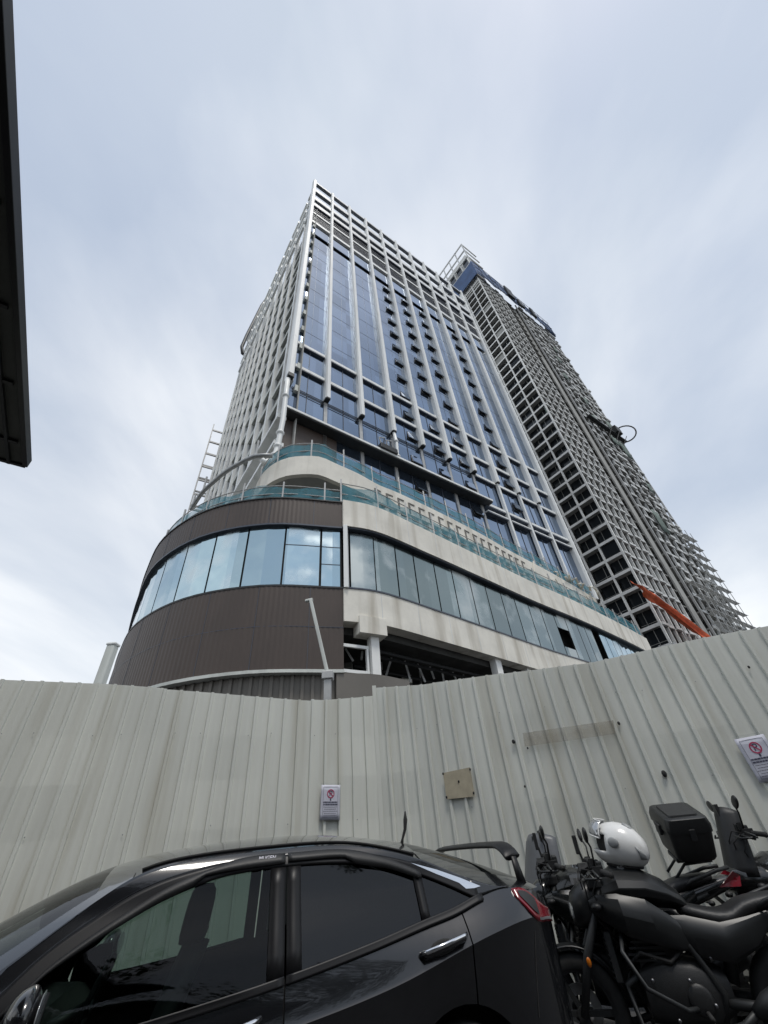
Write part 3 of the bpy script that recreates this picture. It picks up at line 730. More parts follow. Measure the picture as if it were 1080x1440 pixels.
for k in range(12):
    z = zs[5+random.randrange(0, 36)]; u = random.uniform(23, 41); h_ = F2*random.choice((1, 1, 2))
    m = MB(); m.grid([[T2(u+a, -1.0+.15*math.sin(a*3+k), z+b_*h_) for b_ in (0,.33,.66,1)] for a in (0,.7,1.4,2.1,2.8)]); m.build('hung_net', MT['greennet'], ct, smooth=True, sol=.04)
m = MB(); m.box(21.2, 21.6, -.6, -.2, 0, Z0+F2*NF, T2); m.build('hoist_mast', MT['steel'], ct)
# crown with screen
zn0, zn1 = Z0+F2*NF-1.5, Z0+F2*NF+9.5
m = MB(); rows = []
ring = [T2(-1.3, 12, 0), T2(-1.3, 6, 0), T2(-1.3, 0, 0), T2(-1.2, -1.1, 0), T2(0, -1.3, 0)]+[T2(u, -1.35+.15*math.sin(u), 0) for u in range(4, 46, 4)]+[T2(45.9, -1.3, 0), T2(46.2, 4, 0), T2(46.2, 12, 0)]
top = [zn1, zn1, zn1, zn1+1, zn1+1]+[zn1+1-.26*(i+1)*1.1+random.uniform(-.8,.5) for i in range(11)]+[zn1-1.5]*3
bot = [zn0]*5+[zn0+.5+random.uniform(-.8,.8)+(2 if 5 < i < 8 else 0) for i in range(11)]+[zn0]*3
for p, a, c in zip(ring, bot, top): rows.append([(p[0],p[1],a), (p[0]+.05,p[1]-.05,(a+c)/2), (p[0],p[1],c)])
m.grid(rows); sn_ = m.build('blue_screen', MT['bluenet'], ct, sol=.12)
m = MB()
for u in range(2, 46, 3): m.box(u-.06, u+.06, -1.55, -1.40, zn0-1, zn1-random.uniform(0,3), T2)
for z in (zn0+1, zn0+6, zn0+11): m.box(-1.4, 46, -1.54, -1.42, z, z+.15, T2)
subpart(m, 'screen_frame', MT['darksteel'], sn_)
for u0, u1, z0, z1 in ((16,20,zn0+2,zn1-1), (22,25,zn0,zn0+5), (31,33,zn0+1,zn1-3)):
    m = MB(); m.box(u0, u1, -2.2, -1.6, z0, z1, T2); m.build('hoist_panel', MT['darksteel'], ct)
zc = zn1; zt2 = 199.0
for k in range(4):
    z = zc+1+k*(zt2-zc-1.6)/3; m = MB(); m.box(-.9, -.5, -.9, 17, z-.35, z+.35, T2); m.box(-.5, 8, -.9, -.5, z-.35, z+.35, T2); m.build('crown_beam', MT['slabgrey'], ct)
for v in (-.7, 3.6, 7.4, 11, 14.6):
    m = MB(); m.box(-.9, -.5, v-.2, v+.2, zn1-3, zt2-.3, T2); m.build('crown_post', MT['slabgrey'], ct)
for v in (0, 3.9, 7.7, 11.3):
    m = MB(); m.box(-.3, 0, v+.4, v+2.6, zc+1, zc+9, T2); m.build('crown_window', MT['darkglass'], ct)
m = MB(); m.box(.3, 7.5, .3, 16, zn1-14, zt2-8, T2); m.build('plant_room', MT['frame'], ct)
# base columns and braces
for u in (0, 4.8, 9.6, 14.4):
    m = MB(); m.box(u-.35, u+.35, -.3, .5, 0, Z0, T2); m.build('base_column', MT['slabgrey'], ct)
for v in (7.4, 3.6):
    m = MB(); m.box(-.2, .4, v-.3, v+.3, 0, Z0, T2); m.build('base_column', MT['slabgrey'], ct)
m = MB()
for k in range(9):
    a = random.uniform(0, 14); m.bar(T2(a, -.8, random.uniform(6, 14)), T2(a+random.uniform(3, 6), -.8, random.uniform(14, 30)), .18, .18)
for k in range(6): m.bar(T2(-.8, random.uniform(0,9), 8), T2(-.8, random.uniform(0,9), random.uniform(16,24)), .15, .15)
m.build('raking_prop', MT['steel'], ct)
# scaffold on the far half of the right side
sf = thing('facade_scaffold', 'grey tube scaffold standing against the far part of the unfinished tower', 'scaffold', T2(34,-1.6,0))
for u in range(23, 47, 3):
    hgt = 42 if u < 40 else 60
    m = MB(); m.box(u-.06, u+.06, -1.9, -1.78, 0, hgt, T2); m.build('standard', MT['steel'], sf)
for k, z in enumerate(range(4, 60, 3)):
    m = MB(); m.box(22.5 if z < 42 else 39, 46, -1.92, -1.85, z, z+.1, T2); m.build('ledger', MT['steel'], sf)
    m = MB(); m.box(22.5 if z < 42 else 39, 46, -1.8, -.9, z+.12, z+.18, T2); m.build('board_run', MT['slabgrey'], sf)
# hoist platform
hp = thing('hoist_platform', 'dark hoist platform with a round guard ring sticking out halfway up the unfinished tower', 'hoist', T2(40,-1,97))
m = MB(); m.box(24, 44.5, -1.7, -.6, 97, 97.4, T2); m.build('platform', MT['darksteel'], hp)
m = MB(); m.box(38, 41, -2.6, -.9, 97.6, 100.4, T2); m.build('hoist_car', MT['darksteel'], hp, bev=.1)
cc = Vector(T2(44.2, -2.2, 100)); m = MB()
m.tube([cc-V*(3.0*math.cos(a))+U*(1.2*math.cos(a))+Vector((0,0,3.4*math.sin(a))) for a in [i*math.pi/12 for i in range(-8, 15)]], .22, 8); m.build('guard_ring', MT['darksteel'], hp, smooth=True)
for u in (32, 36, 40):
    m = MB(); m.bar(T2(u, -.3, 92), T2(u+2, -2.8, 97), .2, .2); m.build('bracket', MT['darksteel'], hp)
# orange debris net
on = thing('debris_chute_net', 'orange net hanging in a twisted strip down the foot of the unfinished tower', 'debris net', T2(6,-2,30))
path = [(899,826),(908,833),(920,841),(934,852),(948,864),(962,876),(978,888),(994,897),(1010,905)]
wid_ = [4.0, 4.6, 3.4, 2.6, 5.0, 6.4, 6.0, 4.6, 4.0]
rows = []
for (x, y), wd in zip(path, wid_):
    c = at_wall(x, y, O2-V*2.4, U); rows.append([tuple(c+U*(wd*(t-.5))*.55+V*(.5*math.sin(t*7+x*.05))+Vector((0,0,-wd*.55*(t-.5)))) for t in [i/6 for i in range(7)]])
m = MB(); m.grid(rows); m.build('net_strip', MT['orange'], on, smooth=True, sol=.06)
m = MB(); m.tube([at_wall(x, y-6, O2-V*2.2, U) for x, y in path[2:6]], .16, 6); m.build('edge_rope', MT['white'], on)

# ================================================================== lamp post and pole behind the hoarding
lp = thing('lamp_post', 'slim grey lamp post with a long leaning arm behind the hoarding', 'lamp post', (at_z(461,978,3).x*1.35, at_z(461,978,3).y*1.35, 0))
dd = 11.0; az = math.atan2(ray(461,960).x, ray(461,960).y); b0 = Vector((dd*math.sin(az), dd*math.cos(az), 0)); lp.location = b0
def zat(x, y): d = ray(x, y); return CAM_H+dd*d.z/math.hypot(d.x, d.y)
ztop = zat(461, 944); pt = at_wall(437, 844, b0, Vector((1,0,0)))
m = MB(); m.box(-.09,.09,-.09,.09,0,ztop, lambda a,b2,z:(b0.x+a,b0.y+b2,z)); m.build('post', MT['steel'], lp, bev=.02)
m = MB(); m.bar((b0.x, b0.y, ztop-.1), pt, .13, .09); m.build('arm', MT['offwhite'], lp, bev=.02)
hd = pt+Vector((-.16,0,-.02)); m = MB(); m.bar(pt+Vector((.06,0,.02)), hd, .12, .07); m.build('lamp_head', MT['offwhite'], lp, bev=.02)
m = MB(); m.box(-.14,.14,-.14,.14,ztop-.22,ztop-.02, lambda a,b2,z:(b0.x+a,b0.y+b2,z)); m.build('collar', MT['steel'], lp, bev=.02)
wp = thing('white_pole', 'pale square pole with a cap rising behind the left hoarding beside the podium', 'pole')
dd = 13.0; az = math.atan2(ray(140,962).x, ray(140,962).y); b0 = Vector((dd*math.sin(az), dd*math.cos(az), 0)); wp.location = b0
zt3 = zat(152, 908)
m = MB(); m.box(-.11,.11,-.11,.11,0,zt3, lambda a,b2,z:(b0.x+a,b0.y+b2,z)); m.build('shaft', MT['offwhite'], wp, bev=.03)
m = MB(); m.box(-.13,.13,-.13,.13,zt3,zt3+.08, lambda a,b2,z:(b0.x+a,b0.y+b2,z)); m.build('cap', MT['white'], wp, bev=.03)

# ================================================================== hoarding
DF = 7.0
P0 = Vector((DF*math.sin(R(-3.5)), DF*math.cos(R(-3.5)), 0))
DL = Vector((-math.cos(R(24)), -math.sin(R(24)), 0))       # left run, away from the corner
DR = Vector((math.cos(R(19)), -math.sin(R(19)), 0))        # right run
NL = Vector((math.sin(R(24)), -math.cos(R(24)), 0)); NR = Vector((-math.sin(R(19)), -math.cos(R(19)), 0))
def run(label, D, Nn, prof, length, loc, pitch):
    t = thing('hoarding_fence', label, 'fence', tuple(loc))
    def ztop(s):
        for (a, za), (c, zc_) in zip(prof, prof[1:]):
            if a <= s <= c: return za+(zc_-za)*(s-a)/(c-a)
        return prof[-1][1]
    per = pitch; s = 0; k = 0; npan = 5
    while s < length:
        e = s+per*npan; jit = random.uniform(-.008, .012); off = .004*(k % 2)
        pts = []
        for q in range(npan):
            a = s+q*per
            for f, o in ((0, 0), (.40, .003), (.80, 0), (.835, .032), (.965, .032)): pts.append((a+f*per, o))
        pts.append((e+.006, 0))
        rows = []
        for (a, o) in pts:
            p = P0+D*a+Nn*(o+off); zt_ = ztop(a)+jit; rows.append([(p.x+Nn.x*dd_, p.y+Nn.y*dd_, z) for z, dd_ in ((.05, 0), (.6, .006*math.sin(a*2.1)), (1.1, .010*math.sin(a*1.3+2)), (1.7, 0), (2.2, .009*math.sin(a*1.7+1)+.004*math.sin(a*5)), (2.7, .0), (zt_, .007*math.sin(a*2.3+.5)))])
        m = MB(); m.grid(rows); m.build('sheet', MT['fence'], t, sol=.004)
        s = e; k += 1
    for i in range(int(length/2.4)+1):
        p = P0+D*(.3+i*2.4)-Nn*.12; m = MB(); m.box(-.05,.05,-.05,.05,0,ztop(i*2.4)-.3, lambda a,b2,z,p=p:(p.x+a,p.y+b2,z)); m.build('post', MT['fencepost'], t)
    for z in (.5, 1.7, 2.7):
        m = MB(); m.bar(P0-Nn*.06+Vector((0,0,z)), P0+D*length-Nn*.06+Vector((0,0,z)), .05, .07); m.build('rail', MT['fencepost'], t)
    return t
def prof(pixels, D, sgn):
    out = []
    for x, y in pixels:
        q = at_wall(x, y, P0, D); out.append(((q-P0).xy.dot(D.xy), q.z))
    out.sort(); out[0] = (-.2, out[0][1]); return out
pl = prof([(527,977),(505,982),(455,986),(420,984),(300,974),(150,963),(0,957)], DL, 1); pl.append((12, pl[-1][1]-.02))
pr = prof([(530,964),(590,963),(640,956),(690,949),(750,942),(830,932),(905,915),(990,897),(1080,880)], DR, 1); pr.append((12, pr[-1][1]+.02))
fl = run('pale grey green corrugated hoarding running left from the corner behind the car', DL, NL, pl, 9.0, P0+DL*3, .205)
fr_ = run('pale grey green corrugated hoarding running right from the corner behind the motorcycles', DR, NR, pr, 9.0, P0+DR*3, .205)
m = MB(); m.box(-.03,.03,-.03,.05,.05,pr[0][1]+.0, lambda a,b2,z:(P0.x+a,P0.y+b2,z)); m.build('corner_flashing', MT['fence'], fr_)
for (x, y, r_) in ((722,1043,.022),(870,1017,.018),(934,1088,.03),(738,1106,.012),(742,1052,.012),(1053,938,.015)):
    c = at_wall(x, y, P0+NR*.03, DR); m = MB(); m.ell(c, (r_,r_*.6,r_*1.2), 8, 6); m.build('bolt', MT['rubber'], fr_, smooth=True)
for D, Nn, t_ in ((DL, NL, fl), (DR, NR, fr_)):
    for k in range(26):
        a = .35+k*.41*.75; z = 2.72 if k % 3 else 1.72
        c = P0+D*a+Nn*.024+Vector((0,0,z+random.uniform(-.02,.02))); m = MB(); m.ell(c, (.007,.005,.007), 6, 4); m.build('screw', MT['fencepost'], t_)
def sheet_on(D, Nn, corners, off, name, mt, parent, t=.003):
    q = [at_wall(x, y, P0+Nn*off, D) for x, y in corners]; m = MB(); m.plate(q, Nn, t); return m.build(name, mt, parent)
sheet_on(DR, NR, [(735,1031),(862,1013),(866,1032),(738,1050)], .048, 'brown_stain', MT['stain'], fr_)
tp = thing('paper_remnant', 'tan square paper remnant held by dark dots on the right hoarding', 'paper', tuple(at_wall(646,1100,P0+NR*.03,DR)))
sheet_on(DR, NR, [(623,1087),(661,1079),(668,1120),(628,1124)], .048, 'paper', MT['tan'], tp)
for x, y in ((623,1088),(661,1082),(645,1099),(628,1121),(666,1115)):
    c = at_wall(x, y, P0+NR*.054, DR); m = MB(); m.ell(c, (.012,.006,.016), 8, 6); m.build('pin', MT['rubber'], tp, smooth=True)

# no-parking notices in plastic sleeves
def text_mesh(body, size, fr, name, mt, parent, depth=.0006):
    cu = bpy.data.curves.new('t', 'FONT'); cu.body = body; cu.size = size; cu.extrude = depth; cu.align_x = 'CENTER'; cu.align_y = 'CENTER'
    o = bpy.data.objects.new('t', cu); COL.objects.link(o); dg = bpy.context.evaluated_depsgraph_get(); me = bpy.data.meshes.new_from_object(o.evaluated_get(dg))
    m = MB(); m.add([fr(v.co.x, v.co.y, v.co.z) for v in me.vertices], [tuple(p.vertices) for p in me.polygons])
    bpy.data.objects.remove(o); bpy.data.curves.remove(cu); bpy.data.meshes.remove(me)
    q = m.build(name, mt, None); q.parent = parent
    if parent.type == 'EMPTY': q.matrix_parent_inverse = Matrix.Translation(-parent.location)
    return q
def notice(label, D, Nn, cx, cy, tlt, w_, h_):
    c = at_wall(cx, cy, P0+Nn*.046, D); X = D.copy()
    if X.x < 0: X = -X
    Zv = Vector((0,0,1)); X, Zv = (X*math.cos(tlt)+Zv*math.sin(tlt)), (Zv*math.cos(tlt)-X*math.sin(tlt))
    fr = lambda a, b2, d: tuple(c+X*a+Zv*b2+Nn*(d+.002+.004*math.cos(a/w_*3)))
    t = thing('parking_notice', label, 'notice', tuple(c), group='no parking notices on the hoarding')
    m = MB(); m.grid([[fr(a*w_/8-w_/2, b_*h_/6-h_/2, 0) for b_ in range(7)] for a in range(9)]); m.build('paper', MT['paper'], t, smooth=True, sol=.002)
    m = MB(); m.grid([[fr((a*w_/8-w_/2)*1.07, (b_*h_/6-h_/2)*1.08+.01, .004) for b_ in range(7)] for a in range(9)]); m.build('sleeve', MT['sleeve'], t, smooth=True)
    _f0 = fr; fr = lambda a, b2, d: _f0(a, b2, d+.0035)
    ey = h_*.24; er = w_*.19
    m = MB(); nseg = 28
    for r0, r1 in ((er*.78, er),):
        vs = []; 
        for i in range(nseg): a = 2*math.pi*i/nseg; vs += [fr(r0*math.cos(a), ey+r0*math.sin(a), .002), fr(r1*math.cos(a), ey+r1*math.sin(a), .002)]
        m.add(vs, [(2*i, 2*i+1, (2*i+3) % (2*nseg), (2*i+2) % (2*nseg)) for i in range(nseg)])
    s2_ = er*.85*.7071; hw = er*.11
    m.add([fr(-s2_-hw*.7, ey+s2_-hw*.7, .003), fr(-s2_+hw*.7, ey+s2_+hw*.7, .003), fr(s2_+hw*.7, ey-s2_+hw*.7, .003), fr(s2_-hw*.7, ey-s2_-hw*.7, .003)], [(0,1,2,3)])
    m.build('prohibition_ring', MT['redink'], t)
    text_mesh('P', er*1.75, lambda x, y, z: fr(x, ey+y, .0018+z*.2), 'letter', MT['ink'], t)
    m = MB()
    m.add([fr(-er*.16, ey-er*1.5, .002), fr(er*.16, ey-er*1.5, .002), fr(er*.16, ey-er*1.02, .002), fr(-er*.16, ey-er*1.02, .002)], [(0,1,2,3)])
    y0 = -h_*.02
    for ln, (hh, ww) in enumerate(((.034,.36),(.034,.36),(.012,.34),(.012,.31),(.012,.36),(.012,.3),(.012,.34))):
        x = -ww*w_; yy = y0-(.052*ln if ln < 2 else .10+.048*(ln-2))*h_*1.25
        while x < ww*w_:
            wd = random.uniform(.02, .055)*w_*2; m.add([fr(x, yy, .002), fr(min(x+wd, ww*w_), yy, .002), fr(min(x+wd, ww*w_), yy+hh*h_, .002), fr(x, yy+hh*h_, .002)], [(0,1,2,3)]); x += wd+.012*w_
    m.build('print_line', MT['ink'], t)
    m = MB()
    for a, b_ in ((0,0),):
        x0, x1, yb, yt_ = -w_*.38, w_*.38, -h_*.43, h_*.44
        for p, q in (((x0,yb),(x1,yb)),((x1,yb),(x1,yt_)),((x1,yt_),(x0,yt_)),((x0,yt_),(x0,yb))):
            m.bar(fr(*p, .002), fr(*q, .002), .002, .002)
    m.build('border_line', MT['ink'], t)
notice('white no parking notice in a plastic sleeve on the left hoarding above the car roof', DL, NL, 464.5, 1128, R(-2), .265, .385)
notice('white no parking notice tilted on the right hoarding above the farthest motorcycle', DR, NR, 1071, 1066, R(3), .30, .42)
# ================================================================== car
CX, CY, CYAW = -1.0, 3.7, .375
car = thing('parked_car', 'black four door saloon with a rear wing and rain visors parked along the hoarding', 'car', (CX, CY, 0), CYAW, world=False)
def interp(x, T):
    if x <= T[0][0]: return T[0][1]
    for (a, p), (c, q) in zip(T, T[1:]):
        if x <= c: return p+(q-p)*(x-a)/(c-a)
    return T[-1][1]
def smoothtab(T):                        # Catmull-Rom evaluated table
    def f(x):
        if x <= T[0][0]: return T[0][1]
        if x >= T[-1][0]: return T[-1][1]
        for i in range(len(T)-1):
            if x <= T[i+1][0]:
                x0, y0 = T[i]; x1, y1 = T[i+1]; h = x1-x0
                m0 = (T[i+1][1]-T[i-1][1])/(T[i+1][0]-T[i-1][0]) if i > 0 else (y1-y0)/h
                m1 = (T[i+2][1]-T[i][1])/(T[i+2][0]-T[i][0]) if i+2 < len(T) else (y1-y0)/h
                t = (x-x0)/h; return (2*t**3-3*t*t+1)*y0+(t**3-2*t*t+t)*h*m0+(-2*t**3+3*t*t)*y1+(t**3-t*t)*h*m1
    return f
latz = smoothtab([(.3,.90),(.6,.90),(.8,.893),(.93,.855),(1.0,.828),(1.2,.735),(1.40,.640),(1.46,.45)])
belt = smoothtab([(0,.56),(.15,.68),(.4,.75),(.8,.79),(1.2,.805),(1.6,.825),(1.97,.854),(2.51,.911),(2.94,.971),(3.27,1.027),(3.46,1.057),(3.67,1.105),(3.85,1.125),(4.05,1.085),(4.18,1.03),(4.27,.94)])
wtop = smoothtab([(1.30,.83),(1.43,1.01),(1.62,1.125),(1.85,1.23),(2.05,1.29),(2.2,1.318),(2.5,1.33),(2.8,1.322),(3.0,1.30),(3.24,1.25),(3.45,1.175),(3.62,1.10)])
rail = smoothtab([(.5,.80),(.9,.88),(1.1,.95),(1.30,1.072),(1.55,1.24),(1.76,1.350),(2.0,1.39),(2.5,1.405),(2.8,1.40),(3.0,1.375),(3.3,1.30),(3.55,1.205),(3.75,1.14),(4.0,1.10)])
zc = smoothtab([(.45,.90),(.7,1.03),(1.05,1.205),(1.42,1.365),(1.7,1.435),(2.0,1.468),(2.4,1.485),(2.8,1.472),(3.2,1.425),(3.5,1.372),(3.9,1.255),(4.15,1.16),(4.3,1.10)])
wsc = smoothtab([(0,.58),(.06,.70),(.15,.80),(.4,.88),(.9,.90),(3.5,.90),(3.75,.89),(3.92,.86),(4.04,.80),(4.17,.69),(4.27,.50)])
crs = smoothtab([(0,.50),(.2,.60),(1.0,.68),(1.8,.70),(2.5,.76),(3.05,.83),(3.65,.955),(4.0,.985),(4.27,.90)])
hood = smoothtab([(0,.60),(.1,.70),(.5,.83),(.9,.92),(1.2,.97),(3.7,1.13),(4.0,1.145),(4.1,1.14),(4.2,1.12),(4.27,1.0)])
AXF, AXR, WR = .90, 3.42, .325
def sill(s):
    z = .20+.10*max(0, .25-s)+.12*max(0, s-4.1)
    for ax in (AXF, AXR):
        d = abs(s-ax)
        if d < WR+.055: z = max(z, WR+math.sqrt((WR+.055)**2-d*d))
    return z
def latb(s): return min(latz(belt(s)), wsc(s)*.96)
def side_rows(s):
    w_, zs, zcr, zb = wsc(s), sill(s), crs(s), belt(s)
    zcr = max(zcr, zs+.03); zb = max(zb, zcr+.03)
    r = [(w_*.86, zs-.0), (w_*.955, zs+.012)]
    for t in (.2, .45, .7, .9): z = zs+.012+(zcr-.018-zs-.012)*t; r.append((w_*(.955+.040*t**.8), z))
    r += [(w_*.998, zcr-.012), (w_, zcr), (w_*.992, zcr+.012)]
    lb = latb(s)
    for t in (.35, .7, .93): r.append((w_*.992+(lb-w_*.992)*t**1.25, zcr+.012+(zb-zcr-.012)*t))
    r.append((lb, zb)); return r
def surf_lat(s, z):
    r = side_rows(s)
    if z >= r[-1][1]: return min(latz(z), wsc(s)*.96)
    for (l0, z0), (l1, z1) in zip(r, r[1:]):
        if z <= z1: return l0+(l1-l0)*(z-z0)/max(1e-6, z1-z0)
def P(s, lat, z, side=1): return (s-2.5, -lat*side, z)
def frange(a, c, st):
    n = max(1, int(round((c-a)/st))); return [a+(c-a)*i/n for i in range(n+1)]
PNT, SAT = MT['paint'], MT['satin']
def ss(a, c):
    S = frange(a, c, .06)
    for ax in (AXF, AXR):
        for k in range(-9, 10):
            q = ax+(WR+.054)*math.sin(k*math.pi/18)
            if a < q < c: S.append(q)
    S = sorted(set(round(x, 4) for x in S)); o = [S[0]]
    for x in S[1:]:
        if x-o[-1] > .012 or x == S[-1]: o.append(x)
    return o
# body: nose, bonnet, boot deck, floor
m = MB()
def deck_rows(s):
    lb, zb, zh = latb(s), belt(s), hood(s); o = []
    for t in (0, .08, .2, .4, .7, 1.0): o.append((lb*(1-t), zb+(max(zh, zb)-zb)*(1-(1-t)**2.4)))
    return o
def deck(a, c):
    rows = []
    for s in frange(a, c, .06):
        d = deck_rows(s); rows.append([P(s, l, z) for l, z in d]+[P(s, -l, z) for l, z in d[-2::-1]])
    m.grid(rows)
deck(0, 1.3); deck(3.62, 4.27)
for s0 in (0, 4.27):
    r = side_rows(s0); d = deck_rows(s0)
    ring = [P(s0, l, z) for l, z in r+d[1:]]+[P(s0, -l, z) for l, z in (r+d[1:])[-2::-1]]
    m.add(ring, [tuple(range(len(ring)))])
m.build('body', PNT, car, auto=38)
m = MB(); m.box(.3-2.5, 4.2-2.5, -.74, .74, .17, .27); m.box(.02-2.5, 4.25-2.5, -.60, .60, .2, .5); m.build('underbody', MT['rubber'], car)
def side_panel(name, a, c, both=True):
    for sd in (1, -1):
        m = MB(); m.grid([[P(s, l, z, sd) for l, z in side_rows(s)] for s in ss(a, c)])
        yield sd, m.build(name, PNT, car, auto=30)
G = .004
for sd, o in side_panel('front_wing', 0, 1.36-G): pass
door_objs = {}
for sd, o in side_panel('front_door', 1.36+G, 2.505-G): door_objs['f', sd] = o
for sd, o in side_panel('rear_door', 2.505+G, 3.50-G): door_objs['r', sd] = o
for sd, o in side_panel('rear_wing', 3.50+G, 4.27): pass
for sd in (1, -1):
    m = MB(); m.grid([[P(s, l-.03, z, sd) for l, z in side_rows(s)] for s in ss(1.2, 3.6)]); m.build('inner_shell', MT['rubber'], car)
def patch(a, c, f0, f1, off, nz=5, st=.04, sd=1):
    return [[P(s, surf_lat(s, z)+off, z, sd) for z in [f0(s)+(f1(s)-f0(s))*k/nz for k in range(nz+1)]] for s in frange(a, c, st)]
def skin(name, a, c, f0, f1, off, mt, sol=0, parent=car, sides=(1,-1), **k):
    for sd in sides:
        m = MB(); m.grid(patch(a, c, f0, f1, off, sd=sd)); o = m.build(name, mt, None, smooth=True, sol=0); o.parent = parent
        if sol:
            md = o.modifiers.new('s', 'SOLIDIFY'); md.thickness = sol; md.offset = 0
bl = lambda d: (lambda s: belt(s)+d)
skin('front_window', 1.37, 2.425, bl(.0), wtop, -.004, MT['fglass'])
skin('rear_window', 2.58, 3.265, bl(.0), wtop, -.004, MT['rglass'])
skin('quarter_window', 3.30, 3.60, bl(.0), wtop, -.003, MT['rglass'])
skin('door_pillar', 2.42, 2.500, bl(.0), lambda s: wtop(s)+.01, .004, SAT, .012)
skin('door_pillar', 2.510, 2.585, bl(.0), lambda s: wtop(s)+.01, .004, SAT, .012)
skin('window_divider', 3.255, 3.305, bl(.0), lambda s: wtop(s)+.01, .003, SAT, .012)
skin('window_frame', 1.30, 3.64, lambda s: wtop(s)-.008, lambda s: wtop(s)+max(.014, (rail(s)-wtop(s))*.55), .004, SAT, .012)
skin('roof_rail', 1.12, 3.80, lambda s: max(belt(s), wtop(s)+(rail(s)-wtop(s))*.5 if 1.30 < s < 3.62 else belt(s)), rail, .000, PNT, .010)
skin('mirror_base', 1.30, 1.52, bl(.0), lambda s: min(wtop(s)+.0, belt(s)+.17), .006, SAT, .012)
skin('quarter_pillar', 3.595, 3.86, bl(.0), lambda s: max(rail(s), belt(s)+.004), .001, PNT, .012)
skin('belt_trim', 1.36, 2.50, bl(-.016), bl(.014), .010, SAT, .010)
skin('belt_trim', 2.51, 3.66, bl(-.016), bl(.014), .010, SAT, .010)
# rain visors
vis_lo = smoothtab([(1.36,.93),(1.5,1.055),(1.85,1.225),(2.02,1.283),(2.08,1.318),(2.497,1.340)])
vis_hi = smoothtab([(1.36,.955),(1.5,1.085),(1.85,1.272),(2.1,1.352),(2.3,1.386),(2.497,1.388)])
vr_lo = smoothtab([(2.53,1.345),(2.85,1.338),(2.90,1.308),(3.1,1.268),(3.3,1.205)])
vr_hi = smoothtab([(2.53,1.388),(2.85,1.380),(3.1,1.322),(3.3,1.25)])
for a, c, lo, hi in ((1.36,2.497,vis_lo,vis_hi),(2.512,3.3,vr_lo,vr_hi)):
    for sd in (1, -1):
        rows = []
        for s in frange(a, c, .03):
            z0, z1 = lo(s), hi(s); rows.append([P(s, surf_lat(s, z1)+.004, z1, sd), P(s, surf_lat(s, z1)+.020, z1-.010, sd), P(s, surf_lat(s, (z0+z1)/2)+.026, (z0+z1)/2, sd), P(s, surf_lat(s, z0)+.022, z0, sd)])
        m = MB(); m.grid(rows); ov = m.build('rain_visor', MT['plastic'], car, smooth=True, sol=.004)
        if a < 2 and sd == 1: vis_obj = ov
text_mesh('MUGEN', .026, lambda x, y, z: P(2.395+x*1.05+y*.25, surf_lat(2.395+x, 1.372+y)+.024+y*-.1+z, 1.368+y, 1), 'visor_lettering', MT['paper'], vis_obj)
# chrome blade behind the quarter glass
def blade(poly, off, mt, name, sd, t=.006):
    m = MB(); m.plate([P(s, surf_lat(s, z)+off, z, sd) for s, z in poly], (0, -sd, .4), t); return m.build(name, mt, car)
for sd in (1, -1):
    blade([(3.25,1.282),(3.41,1.238),(3.55,1.190),(3.67,1.142),(3.625,1.137),(3.57,1.139),(3.535,1.168),(3.40,1.220)], .006, MT['chrome'], 'chrome_blade', sd)
# screen, roof, backlight
def roof_rows(a, c, f=1.0):
    rows = []
    for s in frange(a, c, .05):
        zr = rail(s); lr = min(latz(zr), wsc(s)*.95); z1 = max(zc(s), zr+.004); r = []
        for k in range(-8, 9):
            t = k/8*f; e = 1-abs(t)**2.3; r.append(P(s, lr*t, zr+(z1-zr)*e))
        rows.append(r)
    return rows
def roof_strip(a, c, t0, t1, off=.003):
    rows = []
    for s in frange(a, c, .05):
        zr = rail(s); lr = min(latz(zr), wsc(s)*.95); z1 = max(zc(s), zr+.004)
        rows.append([P(s, lr*t, zr+(z1-zr)*(1-abs(t)**2.3)+off) for t in [t0+(t1-t0)*k/4 for k in range(5)]])
    return rows
m = MB(); m.grid(roof_rows(1.56, 3.34)); m.build('roof', PNT, car, auto=50)
m = MB(); m.grid(roof_rows(.52, 1.56, .90)); m.build('windscreen', MT['fglass'], car, smooth=True)
m = MB(); m.grid(roof_rows(3.34, 4.16, .86)); m.build('rear_screen', MT['rglass'], car, smooth=True)
for sgn in (1, -1):
    m = MB(); m.grid(roof_strip(.62, 1.72, sgn*.88, sgn*1.0)); m.build('screen_pillar', PNT, car, smooth=True)
    m = MB(); m.grid(roof_strip(3.32, 4.1, sgn*.80, sgn*1.0)); m.build('rear_pillar', PNT, car, smooth=True)
    m = MB(); m.tube([P(s, min(latz(rail(s)),.95)*.93*sgn, rail(s)+(zc(s)-rail(s))*(1-.93**2.3)+.006) for s in frange(1.75, 3.3, .06)], .007, 6); m.build('roof_gutter', MT['rubber'], car, smooth=True)
